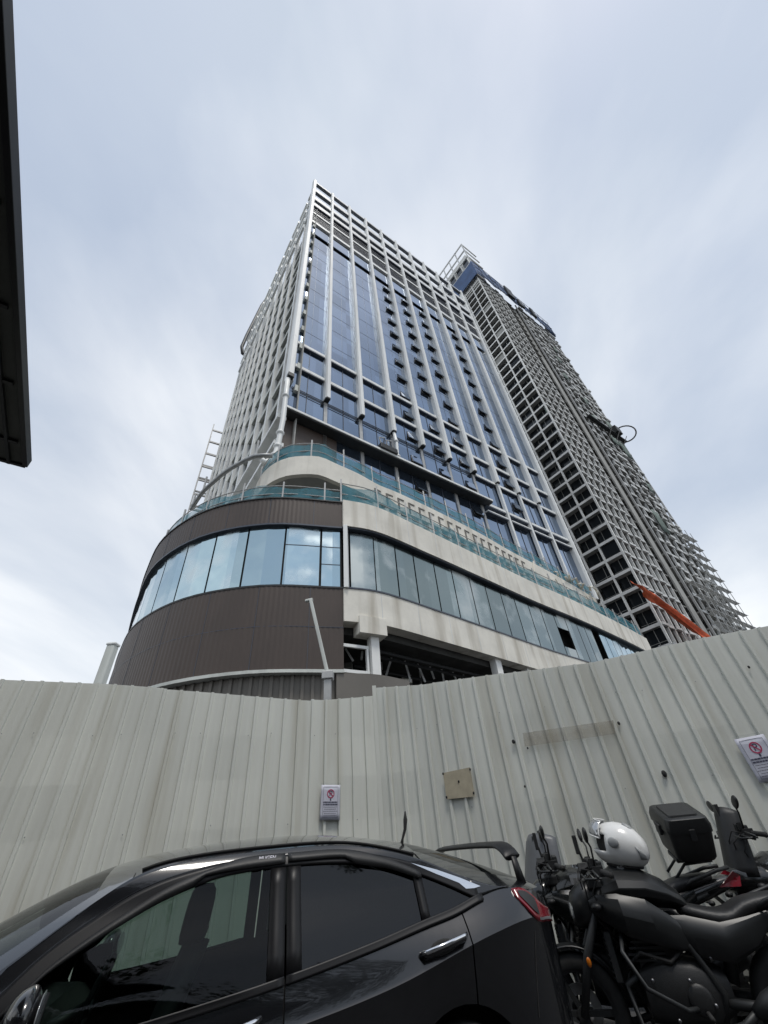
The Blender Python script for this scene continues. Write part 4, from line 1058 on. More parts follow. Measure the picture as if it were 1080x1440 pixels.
# handles
for key, hs in (('r', (3.20, 3.475)), ('f', (2.13, 2.40))):
    for sd in (1, -1):
        d = door_objs[key, sd]; z0 = crs((hs[0]+hs[1])/2)+.035
        zf = lambda s: z0+(s-hs[0])*.17-.008
        m = MB(); m.ell((0,0,0), (.075,.010,.040), 16, 8, lambda a, b2, c: P((hs[0]+hs[1])/2-.0+a*1.1, surf_lat((hs[0]+hs[1])/2, z0)+.0+b2, z0+.0+c, sd)); o = m.build('handle_cup', MT['rubber'], None, smooth=True); o.parent = d
        m = MB(); q = [P(s, surf_lat(s, zf(s))+of, zf(s), sd) for s, of in ((hs[0],.006),(hs[0]+.02,.035),(hs[0]+.13,.042),(hs[1]-.03,.036),(hs[1],.006))]
        m.tube(q, [.012,.016,.017,.016,.012], 8); o = m.build('handle', PNT, None, smooth=True); o.parent = d
        m = MB(); q2 = [(a, b2-.013*sd, c+.009) for a, b2, c in q]; m.tube(q2[0:5], [.006,.010,.011,.010,.006], 6); o = m.build('handle_chrome', MT['chrome'], None, smooth=True); o.parent = d
# mirrors
for sd in (1, -1):
    m = MB(); m.ell((0,0,0), (.075,.125,.082), 18, 12, lambda a, b2, c: P(1.50+a*(1.0 if a < 0 else .55)+.10*b2, 1.045+b2, .962+c*(1 if c > 0 else .85)+.02*b2, sd)); o = m.build('wing_mirror', PNT, car, smooth=True)
    m = MB(); m.tube([P(1.49, .845, .89, sd), P(1.49, .95, .92, sd)], [.03,.035], 8); q = m.build('mirror_stalk', SAT, None, smooth=True); q.parent = o
    m = MB(); m.ell((0,0,0), (.004,.10,.062), 14, 8, lambda a, b2, c: P(1.543+a+.10*b2, 1.045+b2, .962+c, sd)); q = m.build('mirror_glass', MT['lens'], None, smooth=True); q.parent = o
# tail lamps
for sd in (1, -1):
    lo = smoothtab([(3.86,1.105),(3.94,1.00),(3.99,.962),(4.06,.955),(4.17,.94)]); hi = smoothtab([(3.86,1.118),(3.95,1.112),(4.02,1.06),(4.09,1.02),(4.17,1.0)])
    m = MB(); m.grid(patch(3.87, 4.16, lo, hi, .012, nz=6, st=.03, sd=sd)); o = m.build('tail_lamp', MT['red'], car, smooth=True, sol=.02)
    m = MB(); m.grid(patch(3.90, 4.0, lambda s: lo(s)+.035, lambda s: hi(s)-.012, .018, nz=3, st=.02, sd=sd)); q = m.build('smoked_lens', MT['plastic'], None, smooth=True); q.parent = o
    m = MB(); m.grid(patch(3.99, 4.14, lambda s: lo(s)+.010, lambda s: lo(s)+.022, .016, nz=2, st=.03, sd=sd)); q = m.build('light_bar', MT['lens'], None, smooth=True); q.parent = o
    m = MB(); m.grid(patch(.02, .42, lambda s: belt(s)-.09, lambda s: belt(s)-.012, .008, nz=3, st=.05, sd=sd)); m.build('headlamp', MT['lens'], car, smooth=True, sol=.02)
# bumper seam, sill moulding, fuel flap
for sd in (1, -1):
    m = MB(); m.tube([P(s, surf_lat(s, z)+.001, z, sd) for s, z in ((3.84,.62),(3.88,.78),(3.93,.93))], .003, 5); m.build('bumper_seam', MT['rubber'], car)
    skin('sill_moulding', 1.32, 3.02, lambda s: .235, lambda s: .33, .012, SAT, .012, sides=(sd,))
m = MB(); m.box(4.25-2.5, 4.29-2.5, -.26, .26, .62, .73); m.build('number_plate', MT['satin'], car, bev=.005)
# rear wing
m = MB(); sec = lambda t: None
rows = []
for k in range(-14, 15):
    t = k/14; lat = .66*t; z = 1.332-.012*t*t-.060*max(0, abs(t)-.70)/.30*max(0, abs(t)-.7)/.3; s = 3.98+.05*(1-t*t)+.02
    hw = .060; rows.append([P(s+hw*math.cos(a)-.0, lat, z+.018*math.sin(a)+.10*hw*math.cos(a)) for a in [2*math.pi*i/12 for i in range(12)]])
m.loft(rows); wg = m.build('rear_wing_spoiler', MT['satin'], car, smooth=True)
for sgn in (1, -1):
    m = MB(); m.loft([[P(4.01+.022*math.cos(a), sgn*(.655+.012*math.sin(a)), 1.262) for a in [2*math.pi*i/10 for i in range(10)]], [P(4.04+.035*math.cos(a), sgn*(.66+.018*math.sin(a)), 1.09) for a in [2*math.pi*i/10 for i in range(10)]]]); q = m.build('wing_post', MT['satin'], None, smooth=True); q.parent = wg
m = MB(); zb = zc(3.47); m.tube([P(3.46, .0, zb-.01), P(3.475, 0, zb+.035), P(3.50, 0, zb+.09), P(3.51, 0, zb+.15), P(3.515, 0, zb+.205)], [.016,.009,.012,.017,.005], 8); m.build('aerial', MT['rubber'], car, smooth=True)
# wheels
for ax in (AXF, AXR):
    for sd in (1, -1):
        m = MB(); ring = lambda r_, y: [P(ax+r_*math.cos(2*math.pi*i/32), y, WR+r_*math.sin(2*math.pi*i/32), sd) for i in range(32)]
        m.loft([ring(.21,.67), ring(.29,.665), ring(.322,.69), ring(.325,.78), ring(.322,.86), ring(.29,.885), ring(.225,.875)], cap=False); wl_ = m.build('wheel', MT['rubber'], car, smooth=True)
        m = MB(); m.loft([ring(.22,.70), ring(.225,.86), ring(.205,.87), ring(.20,.80)], cap=False)
        for k in range(5):
            a = 2*math.pi*k/5; m.bar(P(ax, .845, WR, sd), P(ax+.205*math.cos(a), .85, WR+.205*math.sin(a), sd), .05, .03, (0,1,0))
        m.ell(P(ax,.85,WR,sd), (.05,.02,.05), 10, 6); q = m.build('rim', MT['alloy'], None, auto=40); q.parent = wl_
    m = MB(); m.box(ax-.36-2.5, ax+.36-2.5, -.62, .62, .25, .72); m.build('wheel_well', MT['rubber'], car)
# cabin
def seat(s, y):
    m = MB()
    m.loft([[P(s+dx, y+.23*math.cos(a)*w_, z+.07*math.sin(a)) for a in [2*math.pi*i/14 for i in range(14)]] for dx, z, w_ in ((-.30,.48,.8),(-.2,.50,1),(.05,.47,1),(.22,.46,.95))])
    o = m.build('seat', MT['fabric'], car, smooth=True)
    m = MB(); m.loft([[P(s+.20+(z-.45)*.38+.065*math.sin(a), y+.235*math.cos(a)*w_, z) for a in [2*math.pi*i/14 for i in range(14)]] for z, w_ in ((.42,.9),(.6,1.0),(.8,1.02),(.95,.88),(1.04,.60))]); q = m.build('backrest', MT['fabric'], None, smooth=True); q.parent = o
    m = MB(); m.loft([[P(s+.40+.072*math.sin(a)*(.6+.4*w_)+(z-1.1)*.15, y+.145*math.cos(a)*w_, z) for a in [2*math.pi*i/14 for i in range(14)]] for z, w_ in ((1.04,.7),(1.07,.95),(1.14,1.05),(1.21,1.0),(1.25,.78),(1.265,.4))])
    m.tube([P(s+.40, y+.05, 1.0), P(s+.40, y+.05, 1.08)], .008, 6); m.tube([P(s+.40, y-.05, 1.0), P(s+.40, y-.05, 1.08)], .008, 6)
    q = m.build('headrest', MT['fabric'], None, smooth=True); q.parent = o
seat(1.66, .37); seat(1.66, -.37)
m = MB(); m.box(2.72-2.5, 3.2-2.5, -.62, .62, .36, .56); m.box(3.15-2.5, 3.35-2.5, -.62, .62, .5, 1.02); m.build('rear_bench', MT['fabric'], car, bev=.05)
for y in (-.36, .36): m = MB(); m.box(3.22-2.5, 3.34-2.5, y-.13, y+.13, 1.02, 1.16); m.build('rear_headrest', MT['fabric'], car, bev=.04)
m = MB(); m.box(3.3-2.5, 3.95-2.5, -.66, .66, .98, 1.02); m.build('parcel_shelf', MT['fabric'], car)
m = MB(); m.loft([[P(s, y, z) for y, z in ((.74,.55),(.74,zt_),(.4,zt_+.05),(-.4,zt_+.05),(-.74,zt_),(-.74,.55))] for s, zt_ in ((.75,.80),(1.2,.84),(1.42,.82),(1.5,.74))]); m.build('dashboard', MT['plastic'], car, auto=30)
m = MB(); cst = Vector(P(1.62,.37,.86)); m.tube([cst+Vector((.06*math.sin(a), .18*math.cos(a), .17*math.sin(a))) for a in [2*math.pi*i/20 for i in range(21)]], .014, 8); m.tube([cst, cst+Vector((-.25,0,-.08))], .03, 8); m.build('steering_wheel', MT['plastic'], car, smooth=True)
m = MB(); m.box(1.0-2.5, 3.4-2.5, -.70, .70, .27, .36); m.build('cabin_floor', MT['fabric'], car)
m = MB(); m.grid([[P(s, l, zc(s)-.05-(.06 if abs(l) > .4 else 0)) for l in (-.58,-.3,0,.3,.58)] for s in frange(1.75, 3.3, .2)]); m.build('headlining', MT['fabric'], car, smooth=True)

# ================================================================== motorcycles
def sup(cx, cy, cz, hy, hz, n=14, e=2.6, tilt=0):
    o = []
    for i in range(n):
        a = 2*math.pi*i/n; c, s = math.cos(a), math.sin(a)
        y = hy*math.copysign(abs(c)**(2/e), c); z = hz*math.copysign(abs(s)**(2/e), s)
        o.append((cx-z*math.sin(tilt), cy+y, cz+z*math.cos(tilt)))
    return o
def bike(name, label, loc, rz, opt):
    t = thing(name, label, 'motorcycle', loc, rz, 'motorcycles parked in a row by the hoarding', world=False)
    sc_ = opt.get('scale', 1.0); t.scale = (sc_, sc_, sc_)
    B = MT[opt.get('paint', 'bikepaint')]; PL = MT['plastic']; DS = MT['darksteel']
    wr = .30; fx, rx = -.69, .68
    for x in (fx, rx):
        wdt = .055 if x < 0 else .075
        ring = lambda r_, y: [(x+r_*math.cos(2*math.pi*i/28), y, wr+r_*math.sin(2*math.pi*i/28)) for i in range(28)]
        m = MB(); m.loft([ring(.215,-wdt*.7), ring(.26,-wdt), ring(.29,-wdt*.7), ring(.302,0), ring(.29,wdt*.7), ring(.26,wdt), ring(.215,wdt*.7), ring(.215,-wdt*.7)], cap=False); wh = m.build('wheel', MT['rubber'], t, smooth=True)
        m = MB(); m.loft([ring(.218,-.03), ring(.218,.03), ring(.195,.025), ring(.195,-.025), ring(.218,-.03)], cap=False)
        for k in range(6): a = math.pi*k/3; m.bar((x,0,wr), (x+.2*math.cos(a),0,wr+.2*math.sin(a)), .03, .025, (0,1,0))
        m.tube([(x,-.06,wr),(x,.06,wr)], .04, 10); q = m.build('rim', DS, None, auto=40); q.parent = wh
        m = MB(); m.loft([[(x+r_*math.cos(2*math.pi*i/24), .075+y, wr+r_*math.sin(2*math.pi*i/24)) for i in range(24)] for r_, y in ((.07,0),(.13,0),(.13,.006),(.07,.006),(.07,0))], cap=False); q = m.build('brake_disc', MT['steel'], None, auto=40); q.parent = wh
    hx, hz = -.36, 1.0        # steering head top
    for y in (-.10, .10):
        m = MB(); m.tube([(fx,y,wr),(fx+.12,y,.58),(hx+.02,y,.96)], [.026,.028,.022], 10); m.build('fork_leg', MT['steel'] if opt.get('brightfork') else DS, t, smooth=True)
    if opt.get('reflector'):
        m = MB(); m.ell((fx+.12,-.145,.56), (.016,.010,.026), 8, 6); m.build('fork_reflector', MT['amber'], t, smooth=True)
    m = MB(); m.grid([[(fx+.335*math.cos(a), y, wr+.335*math.sin(a)+.0) for y in (-.07,-.045,0,.045,.07)] for a in [R(k) for k in range(20, 165, 8)]]); m.build('front_mudguard', B, t, smooth=True, sol=.012)
    m = MB(); m.bar((hx-.02,0,.93), (hx-.02,0,.99), .26, .10, (1,0,0)); m.tube([(hx-.015,0,.94),(hx+.045,0,.76)], .035, 8); m.bar((hx+.05,0,.74), (hx+.05,0,.79), .24, .09, (1,0,0)); m.build('fork_yoke', DS, t, bev=.01)
    # bars
    hb = opt.get('bar', 1.06)
    for sgn in (-1, 1):
        m = MB(); m.tube([(hx-.02,0,hb-.05),(hx-.02,sgn*.10,hb-.045),(hx+.02,sgn*.20,hb+.0),(hx+.08,sgn*.36,hb-.015)], .013, 8); hbo = m.build('handlebar', DS, t, smooth=True)
        m = MB(); m.tube([(hx+.048,sgn*.265,hb-.005),(hx+.052,sgn*.275,hb-.005),(hx+.085,sgn*.385,hb-.016),(hx+.09,sgn*.40,hb-.018)], [.02,.019,.018,.021], 10); q = m.build('grip', MT['rubber'], None, smooth=True); q.parent = hbo
        m = MB(); m.tube([(hx+.0,sgn*.24,hb-.005),(hx-.045,sgn*.28,hb-.01),(hx-.025,sgn*.36,hb-.03),(hx+.0,sgn*.405,hb-.04)], [.009,.008,.007,.009], 6); q = m.build('lever', MT['chrome'] if sgn == opt.get('shiny', 1) else DS, None, smooth=True); q.parent = hbo
        m = MB(); m.box(hx-.01, hx+.06, sgn*.235-.03, sgn*.235+.03, hb-.03, hb+.03); m.tube([(hx,sgn*.20,hb+.02),(hx-.0,sgn*.20,hb+.075)], .024, 10); q = m.build('switch_cluster', PL, None, auto=40); q.parent = hbo
        m = MB(); m.tube([(hx+.01,sgn*.22,hb+.02),(hx+.02,sgn*.26,hb+.14),(hx-.0,sgn*.31,hb+.19)], .007, 6)
        m.ell((0,0,0), (.018,.075,.045), 14, 8, lambda a, b2, c: (hx+a, sgn*.36+b2, hb+.215+c+b2*sgn*.25)); q = m.build('mirror', PL, t, smooth=True)
        m = MB(); m.tube([(hx-.02,sgn*.2,hb),(hx-.10,sgn*.16,hb-.06),(hx-.10,sgn*.10,hb-.22),(hx+.02,sgn*.08,hb-.4)], .006, 6); m.tube([(hx+.02,sgn*.22,hb-.01),(hx-.06,sgn*.2,hb-.12),(hx+.02,sgn*.10,hb-.30)], .005, 6); m.build('cable', MT['rubber'], t, smooth=True)
        m = MB(); m.tube([(hx+.0,sgn*.23,hb),(hx-.09,sgn*.21,hb+.02),(hx-.12,sgn*.12,hb-.05),(hx-.10,sgn*.05,hb-.25)], .0045, 6); m.build('brake_hose', MT['rubber'], t, smooth=True)
        m = MB(); m.box(hx+.03,hx+.07,sgn*.13-.025,sgn*.13+.025,hb-.01,hb+.055); m.build('bar_clamp', DS, t, bev=.008)
        m = MB(); m.tube([(hx-.06,sgn*.12,.84),(hx-.06,sgn*.19,.84)], .009, 6); m.ell((hx-.06,sgn*.215,.84), (.035,.03,.022), 10, 6); m.build('indicator', PL, t, smooth=True)
    # instruments / headlamp / screen
    m = MB(); m.loft([sup(hx-.10,0,hb+.0,.085,.045), sup(hx-.02,0,hb+.03,.08,.018)]); m.build('instrument_pod', PL, t, auto=40)
    m = MB(); m.loft([sup(hx-.24,0,.80,.05,.06), sup(hx-.22,0,.81,.10,.10), sup(hx-.14,0,.84,.13,.13), sup(hx-.02,0,.88,.11,.10)]); hl = m.build('headlamp_cowl', B, t, smooth=True)
    m = MB(); m.ell((hx-.215,0,.81), (.035,.095,.075), 16, 10); q = m.build('headlamp', MT['lens'], None, smooth=True); q.parent = hl
    if opt.get('screen'):
        trn = R(opt.get('turn', 0))
        rows = []
        for k in range(9):
            f = k/8; z = .90+.48*f; x = hx-.24+.16*f; hw = (.17-.05*f)*opt.get('sw', 1)
            rr0 = [(x+.10*(abs(y)**2.2)-hx, y*hw/1.0, z-(.05*abs(y)**3 if f > .9 else 0)) for y in [j/6 for j in range(-6, 7)]]
            rows.append([(hx+a*math.cos(trn)-b_*math.sin(trn), a*math.sin(trn)+b_*math.cos(trn), c) for a, b_, c in rr0])
        m = MB(); m.grid(rows); m.build('windscreen', MT[opt['screen']], t, smooth=True, sol=.012)
        m = MB(); m.loft([sup(hx-.30,0,.86,.06,.05), sup(hx-.2,0,.88,.19,.09), sup(hx+.0,0,.86,.22,.12), sup(hx+.15,0,.82,.16,.10)]); m.build('front_cowl', B, t, smooth=True)
    # tank, side panels, seat, tail
    if not opt.get('scooter'):
        m = MB(); m.loft([sup(-.40,0,.86,.07,.06,e=1.9), sup(-.35,0,.895,.135,.10,e=1.9), sup(-.23,0,.925,.20,.125,e=1.7), sup(-.05,0,.915,.195,.115,e=1.7), sup(.09,0,.875,.15,.085,e=1.8), sup(.17,0,.835,.10,.055), sup(.20,0,.81,.07,.03)]); tk = m.build('fuel_tank', B, t, auto=24, bev=.006)
        m = MB(); m.loft([[(-.14+.055*math.cos(a), .055*math.sin(a), z) for a in [2*math.pi*i/16 for i in range(16)]] for z in (1.02, 1.045)]); q = m.build('filler_cap', MT['chrome'], None, auto=40); q.parent = tk
        for sgn in (-1, 1):
            m = MB(); m.loft([sup(-.46,sgn*.13,.84,.015,.03), sup(-.40,sgn*.155,.83,.03,.07), sup(-.26,sgn*.18,.79,.060,.115,e=1.5), sup(-.08,sgn*.175,.745,.060,.12,e=1.5), sup(.06,sgn*.155,.68,.028,.085), sup(.15,sgn*.14,.63,.015,.03)]); m.build('tank_shroud', B, t, auto=18)
            m = MB(); m.loft([sup(.0,sgn*.12,.72,.02,.05), sup(.14,sgn*.14,.68,.05,.105,e=1.5), sup(.34,sgn*.145,.69,.05,.10,e=1.5), sup(.52,sgn*.125,.755,.026,.075), sup(.66,sgn*.105,.82,.012,.03)]); m.build('side_panel', B, t, auto=18)
    else:
        m = MB(); m.loft([sup(-.42,0,.60,.10,.22), sup(-.30,0,.62,.19,.26), sup(-.20,0,.50,.20,.20), sup(.05,0,.42,.17,.13), sup(.2,0,.52,.19,.2), sup(.5,0,.62,.19,.17), sup(.85,0,.70,.10,.10)]); m.build('scooter_body', B, t, smooth=True)
    m = MB(); m.loft([sup(.12,0,.80,.09,.035), sup(.20,0,.80,.125,.05,e=3), sup(.36,0,.795,.15,.05,e=3), sup(.46,0,.82,.145,.05,e=3), sup(.52,0,.865,.125,.05,e=3), sup(.70,0,.895,.12,.04,e=3), sup(.86,0,.91,.085,.03)]); m.build('seat', MT['seat'], t, smooth=True, sub=1)
    m = MB(); m.loft([sup(.30,0,.73,.10,.05), sup(.5,0,.77,.115,.065), sup(.75,0,.83,.105,.06), sup(.93,0,.87,.075,.045), sup(.99,0,.875,.05,.03)]); m.build('tail_cowl', B, t, smooth=True)
    m = MB(); m.loft([sup(.93,0,.862,.082,.03,e=3), sup(1.0,0,.868,.075,.032,e=3), sup(1.02,0,.868,.06,.022,e=3)]); tl = m.build('tail_lamp', MT['red'], t, smooth=True)
    for sgn in (-1, 1):
        m = MB(); m.plate([(.85, sgn*.094, .850), (.985, sgn*.092, .935), (1.03, sgn*.06, .905), (1.0, sgn*.078, .845)], (0, sgn, 0), .014); q = m.build('lamp_wing', MT['red'], None); q.parent = tl
        m = MB(); m.tube([(.62,sgn*.10,.86),(.66,sgn*.165,.90),(.86,sgn*.165,.95),(.96,sgn*.12,.96)], .013, 8); m.build('grab_rail', DS, t, smooth=True)
        m = MB(); m.tube([(.95,sgn*.06,.78),(.96,sgn*.16,.78)], .008, 6); m.ell((.965,sgn*.18,.78), (.03,.028,.02), 10, 6); m.build('indicator', PL, t, smooth=True)
    m = MB(); m.plate([(.80,-.07,.80),(.80,.07,.80),(1.06,.08,.52),(1.06,-.08,.52)], (.7,0,.7), .012); m.build('rear_mudguard', PL, t)
    m = MB(); m.box(1.0, 1.012, -.09, .09, .56, .68); m.build('number_plate', PL, t)
    # crash bars, radiator, loose hoses and small bright fasteners
    for sgn in (-1, 1):
        m = MB(); m.tube([(-.30,sgn*.10,.70),(-.34,sgn*.26,.62),(-.26,sgn*.30,.46),(-.06,sgn*.27,.36),(.04,sgn*.14,.34)], .014, 8); m.build('crash_bar', DS, t, smooth=True)
        m = MB(); m.tube([(-.33,sgn*.09,.52),(-.22,sgn*.17,.60),(-.05,sgn*.17,.55),(.05,sgn*.13,.60)], .011, 6); m.build('coolant_hose', MT['rubber'], t, smooth=True)
        for x, y, z in ((-.12,.185,.30),(.02,.19,.47),(.12,.185,.36),(-.2,.165,.47),(.2,.15,.56),(.35,.13,.62)):
            m = MB(); m.ell((x, sgn*y, z), (.012,.010,.012), 8, 6); m.build('fastener', MT['alloy'], t, smooth=True)
        m = MB(); m.bar((hx+.0,sgn*.44,hb-.02), (hx-.02,sgn*.30,hb+.01), .012, .012); m.tube([(hx+.02,sgn*.42,hb-.03),(hx-.085,sgn*.37,hb-.03),(hx-.10,sgn*.27,hb-.01)], .008, 6); m.build('lever_guard', DS, t, smooth=True)
        m = MB(); m.box(hx-.035, hx+.015, sgn*.165-.022, sgn*.165+.022, hb+.01, hb+.07); m.build('fluid_reservoir', PL, t, bev=.01)
    m = MB(); m.box(-.42, -.38, -.13, .13, .46, .70)
    for k in range(8): m.box(-.428, -.42, -.12, .12, .475+.027*k, .485+.027*k)
    m.build('radiator', DS, t)
    m = MB(); m.tube([(hx-.05,-.02,hb+.05),(hx-.06,-.02,hb+.12)], .01, 6); m.box(hx-.085, hx-.055, -.065, .025, hb+.10, hb+.22); m.build('phone_holder', PL, t, bev=.006)
    # engine, frame, exhaust, swing arm, stand
    m = MB(); m.loft([sup(-.26,0,.40,.13,.14), sup(-.1,0,.42,.17,.17,e=4), sup(.12,0,.40,.17,.15,e=4), sup(.26,0,.40,.12,.10)]); en = m.build('engine', PL, t, auto=35)
    m = MB()
    for k in range(7): z = .55+k*.03; m.box(-.20+.02*k-.12, -.20+.02*k+.12, -.13, .13, z, z+.012)
    m.box(-.24, .02, -.10, .10, .50, .78); q = m.build('cylinder', DS, None); q.parent = en
    m = MB(); m.ell((.05,-.17,.38), (.075,.02,.075), 16, 8); q = m.build('clutch_cover', PL, None, smooth=True); q.parent = en
    for sgn in (-1, 1):
        m = MB(); m.tube([(hx+.04,0,.86),(-.2,sgn*.13,.78),(.10,sgn*.15,.62),(.20,sgn*.14,.40),(.15,sgn*.12,.28)], .022, 8); m.tube([(.08,sgn*.14,.66),(.4,sgn*.11,.72),(.75,sgn*.09,.82)], .016, 8); m.build('frame_tube', DS, t, smooth=True)
        m = MB(); m.tube([(.18,sgn*.11,.36),(rx,sgn*.10,wr)], [.03,.022], 8); m.build('swing_arm', DS, t, smooth=True)
        m = MB(); m.tube([(.06,sgn*.14,.33),(.06,sgn*.27,.32)], .014, 8); m.build('footrest', MT['rubber'], t, smooth=True)
    m = MB(); m.tube([(-.20,-.06,.50),(-.36,-.08,.44),(-.34,-.10,.25),(-.05,-.13,.20),(.25,-.15,.27),(.35,-.16,.33)], .022, 8); m.tube([(.33,-.16,.32),(.42,-.17,.36),(.78,-.18,.50),(.82,-.18,.515)], [.03,.055,.058,.04], 12); m.build('exhaust', DS, t, smooth=True)
    m = MB(); m.tube([(.05,-.12,.26),(.10,-.26,.01)], .012, 8); m.build('side_stand', DS, t, smooth=True)
    m = MB(); m.tube([(.30,.0,.42),(.42,0,.72)], .04, 10); m.build('shock_absorber', DS, t, smooth=True)
    sdz = opt.get('seat_dz', 0)
    if sdz:
        for k in list(kids(t))+[q for c in kids(t) for q in kids(c)]:
            if k.name.split('.')[0] in ('seat', 'tail_cowl', 'tail_lamp', 'lamp_wing', 'grab_rail', 'rear_mudguard', 'side_panel'):
                for v in k.data.vertices: v.co.z += sdz*max(0, min(1, (v.co.x-.08)/.35))
    return t
# ------------------------------------------------------------------ parked row
def gl(t, x, y, z):                      # a point given in the bike's own frame
    a = t.rotation_euler.z; s = t.scale.x
    return Vector((t.location.x+(x*math.cos(a)-y*math.sin(a))*s, t.location.y+(x*math.sin(a)+y*math.cos(a))*s, z*s))
b1 = bike('scooter', 'dark scooter with a tall grey screen directly behind the black car', (1.68, 5.60, 0), R(-12), dict(screen='greyplastic', turn=52, sw=1.55, scooter=1, bar=1.14))
b2 = bike('naked_motorcycle', 'dark motorcycle nearest the camera with a white helmet resting on its tank', (1.84, 4.60, 0), R(-14), dict(bar=1.03, shiny=-1, paint='matplastic', scale=1.07, seat_dz=-.085, reflector=1))
b3 = bike('touring_motorcycle', 'dark motorcycle with a pointed red tail lamp below a black top box', (1.62, 5.10, 0), R(-13), dict(bar=1.06, scale=1.08))
b4 = bike('tall_motorcycle', 'dark tall handlebar motorcycle at the right edge under the tilted notice', (3.42, 5.08, 0), R(-14), dict(bar=1.18, scale=1.05, screen='plastic', turn=30))

# top case on the touring bike's rack
c0 = gl(b3, .76, 0, 1.015)
tcs = thing('top_case', 'black plastic top box with a stepped lid on a rack above the red tail lamp', 'top box', tuple(c0), R(-13)+R(4), world=False)
def rr(hx, hy, z, r_=.05, ox=0, n=4):
    o = []
    for cx, cy, a0 in ((hx-r_,hy-r_,0),(-hx+r_,hy-r_,90),(-hx+r_,-hy+r_,180),(hx-r_,-hy+r_,270)):
        for k in range(n+1): a = R(a0+90*k/n); o.append((cx+r_*math.cos(a)+ox, cy+r_*math.sin(a), z))
    return o
m = MB(); m.loft([rr(.15,.19,.05), rr(.165,.205,.07), rr(.185,.225,.24), rr(.185,.225,.25)]); m.build('base_shell', MT['plastic'], tcs, auto=35)
m = MB(); m.loft([rr(.195,.235,.252), rr(.195,.235,.30), rr(.18,.22,.345), rr(.17,.21,.35)]); ld = m.build('lid', MT['matplastic'], tcs, auto=35)
m = MB(); m.loft([rr(.13,.16,.352,.03), rr(.125,.155,.362,.03)]); o = m.build('lid_pad', MT['plastic'], None, auto=35); o.parent = ld
m = MB(); m.box(-.215,-.185,-.05,.05,.20,.275); m.build('latch', MT['darksteel'], tcs, bev=.006)
m = MB(); m.box(-.02,.03,-.24,-.225,.20,.28); m.build('hinge_clip', MT['darksteel'], tcs, bev=.004)
m = MB(); m.box(-.16,.16,-.10,.10,.015,.05); m.build('mounting_plate', MT['darksteel'], tcs, bev=.01)
m = MB()
for y in (-.08, .08): m.tube([(-.22,y,-.10),(-.10,y,.0),(.14,y,.012)], .011, 8)
m.build('rack', MT['darksteel'], tcs, smooth=True)
tcs.rotation_euler.x = R(20); tcs.scale = (.95, .88, 1.05)

# helmet
h0 = gl(b2, -.13, .02, 1.012)
hm = thing('crash_helmet', 'white full face helmet with its visor lifted resting on the motorcycle tank', 'helmet', tuple(h0), R(-14), world=False)
def hs(u, v, s=1.0):                     # u around from the front (-x), v from the bottom up
    a = u; t = -math.pi/2+math.pi*v
    x, y, z = -math.cos(t)*math.cos(a), math.cos(t)*math.sin(a), math.sin(t)
    x = x*.172+(.024*max(0, .5-z) if x > 0 else 0); y *= .120; z = z*.126
    if z < -.02: x -= .018*(-z/.13)*(1 if x < 0 else -.6)
    z = max(z, -.128)
    return (x*s, y*s, .14+z*s)
n, mm_ = 36, 20
m = MB(); vs = []; fs = []
for i in range(mm_+1):
    for k in range(n): vs.append(hs(2*math.pi*k/n-math.pi, i/mm_))
for i in range(3, mm_):
    for k in range(n):
        a = 2*math.pi*(k+.5)/n-math.pi
        if abs(a) < 1.22 and 8 <= i < 13: continue
        fs.append((i*n+k, i*n+(k+1) % n, (i+1)*n+(k+1) % n, (i+1)*n+k))
m.add(vs, fs); sh = m.build('shell', MT['helmet'], hm, smooth=True, sol=.012)
m = MB(); m.ell((0,0,0), (.145,.110,.118), 20, 12, lambda a, b2_, c: (a+.005, b2_, .145+c)); m.build('liner', MT['rubber'], hm, smooth=True)
# lifted visor: a curved pane swung up and forward about the temples
rows = []
for i in range(7):
    t = R(2+i*8.0)
    rows.append([(-math.cos(t)*.178*math.cos(a)*1.0, math.cos(t)*.130*math.sin(a), math.sin(t)*.138) for a in [R(q) for q in range(-62, 63, 12)]])
vp_ = R(9)
rows = [[(x*math.cos(vp_)+z*math.sin(vp_)*-1.0, y, .155+(-x*math.sin(vp_)+z*math.cos(vp_))) for x, y, z in r] for r in rows]
m = MB(); m.grid(rows); vz = m.build('visor', MT['lens'], hm, smooth=True, sol=.003)
m = MB(); m.tube([r[0] for r in rows]+rows[-1][1:-1]+[r[-1] for r in rows[::-1]]+rows[0][-2:0:-1]+[rows[0][0]], .0045, 6); o = m.build('visor_rim', MT['helmet'], None, smooth=True); o.parent = vz
for sgn in (-1, 1):
    m = MB(); m.ell((.0, sgn*.124, .158), (.035,.012,.03), 14, 8); m.build('visor_pivot', MT['helmetgrey'], hm, smooth=True)
m = MB(); q = [hs(2*math.pi*k/n-math.pi, 3/mm_, 1.01) for k in range(n)]; m.tube(q+[q[0]], .010, 6); m.build('rim_trim', MT['rubber'], hm, smooth=True)
m = MB(); m.loft([sup(.06,0,.255,.03,.012), sup(.10,0,.235,.035,.014), sup(.145,0,.19,.02,.01)]); m.build('rear_vent', MT['helmetgrey'], hm, smooth=True)
for sgn in (-1, 1):
    m = MB(); m.grid([[hs(math.pi-sgn*(.35+.42*t+.10*s_), .33+.05*s_+.13*t*s_, 1.03) for t in (0,.25,.5,.75,1)] for s_ in (0,.33,.66,1)]); m.build('shell_panel', MT['helmetgrey'], hm, smooth=True, sol=.006)
hm.rotation_euler = (R(2), R(8), R(-34)); hm.scale = (1.22, 1.22, 1.22)

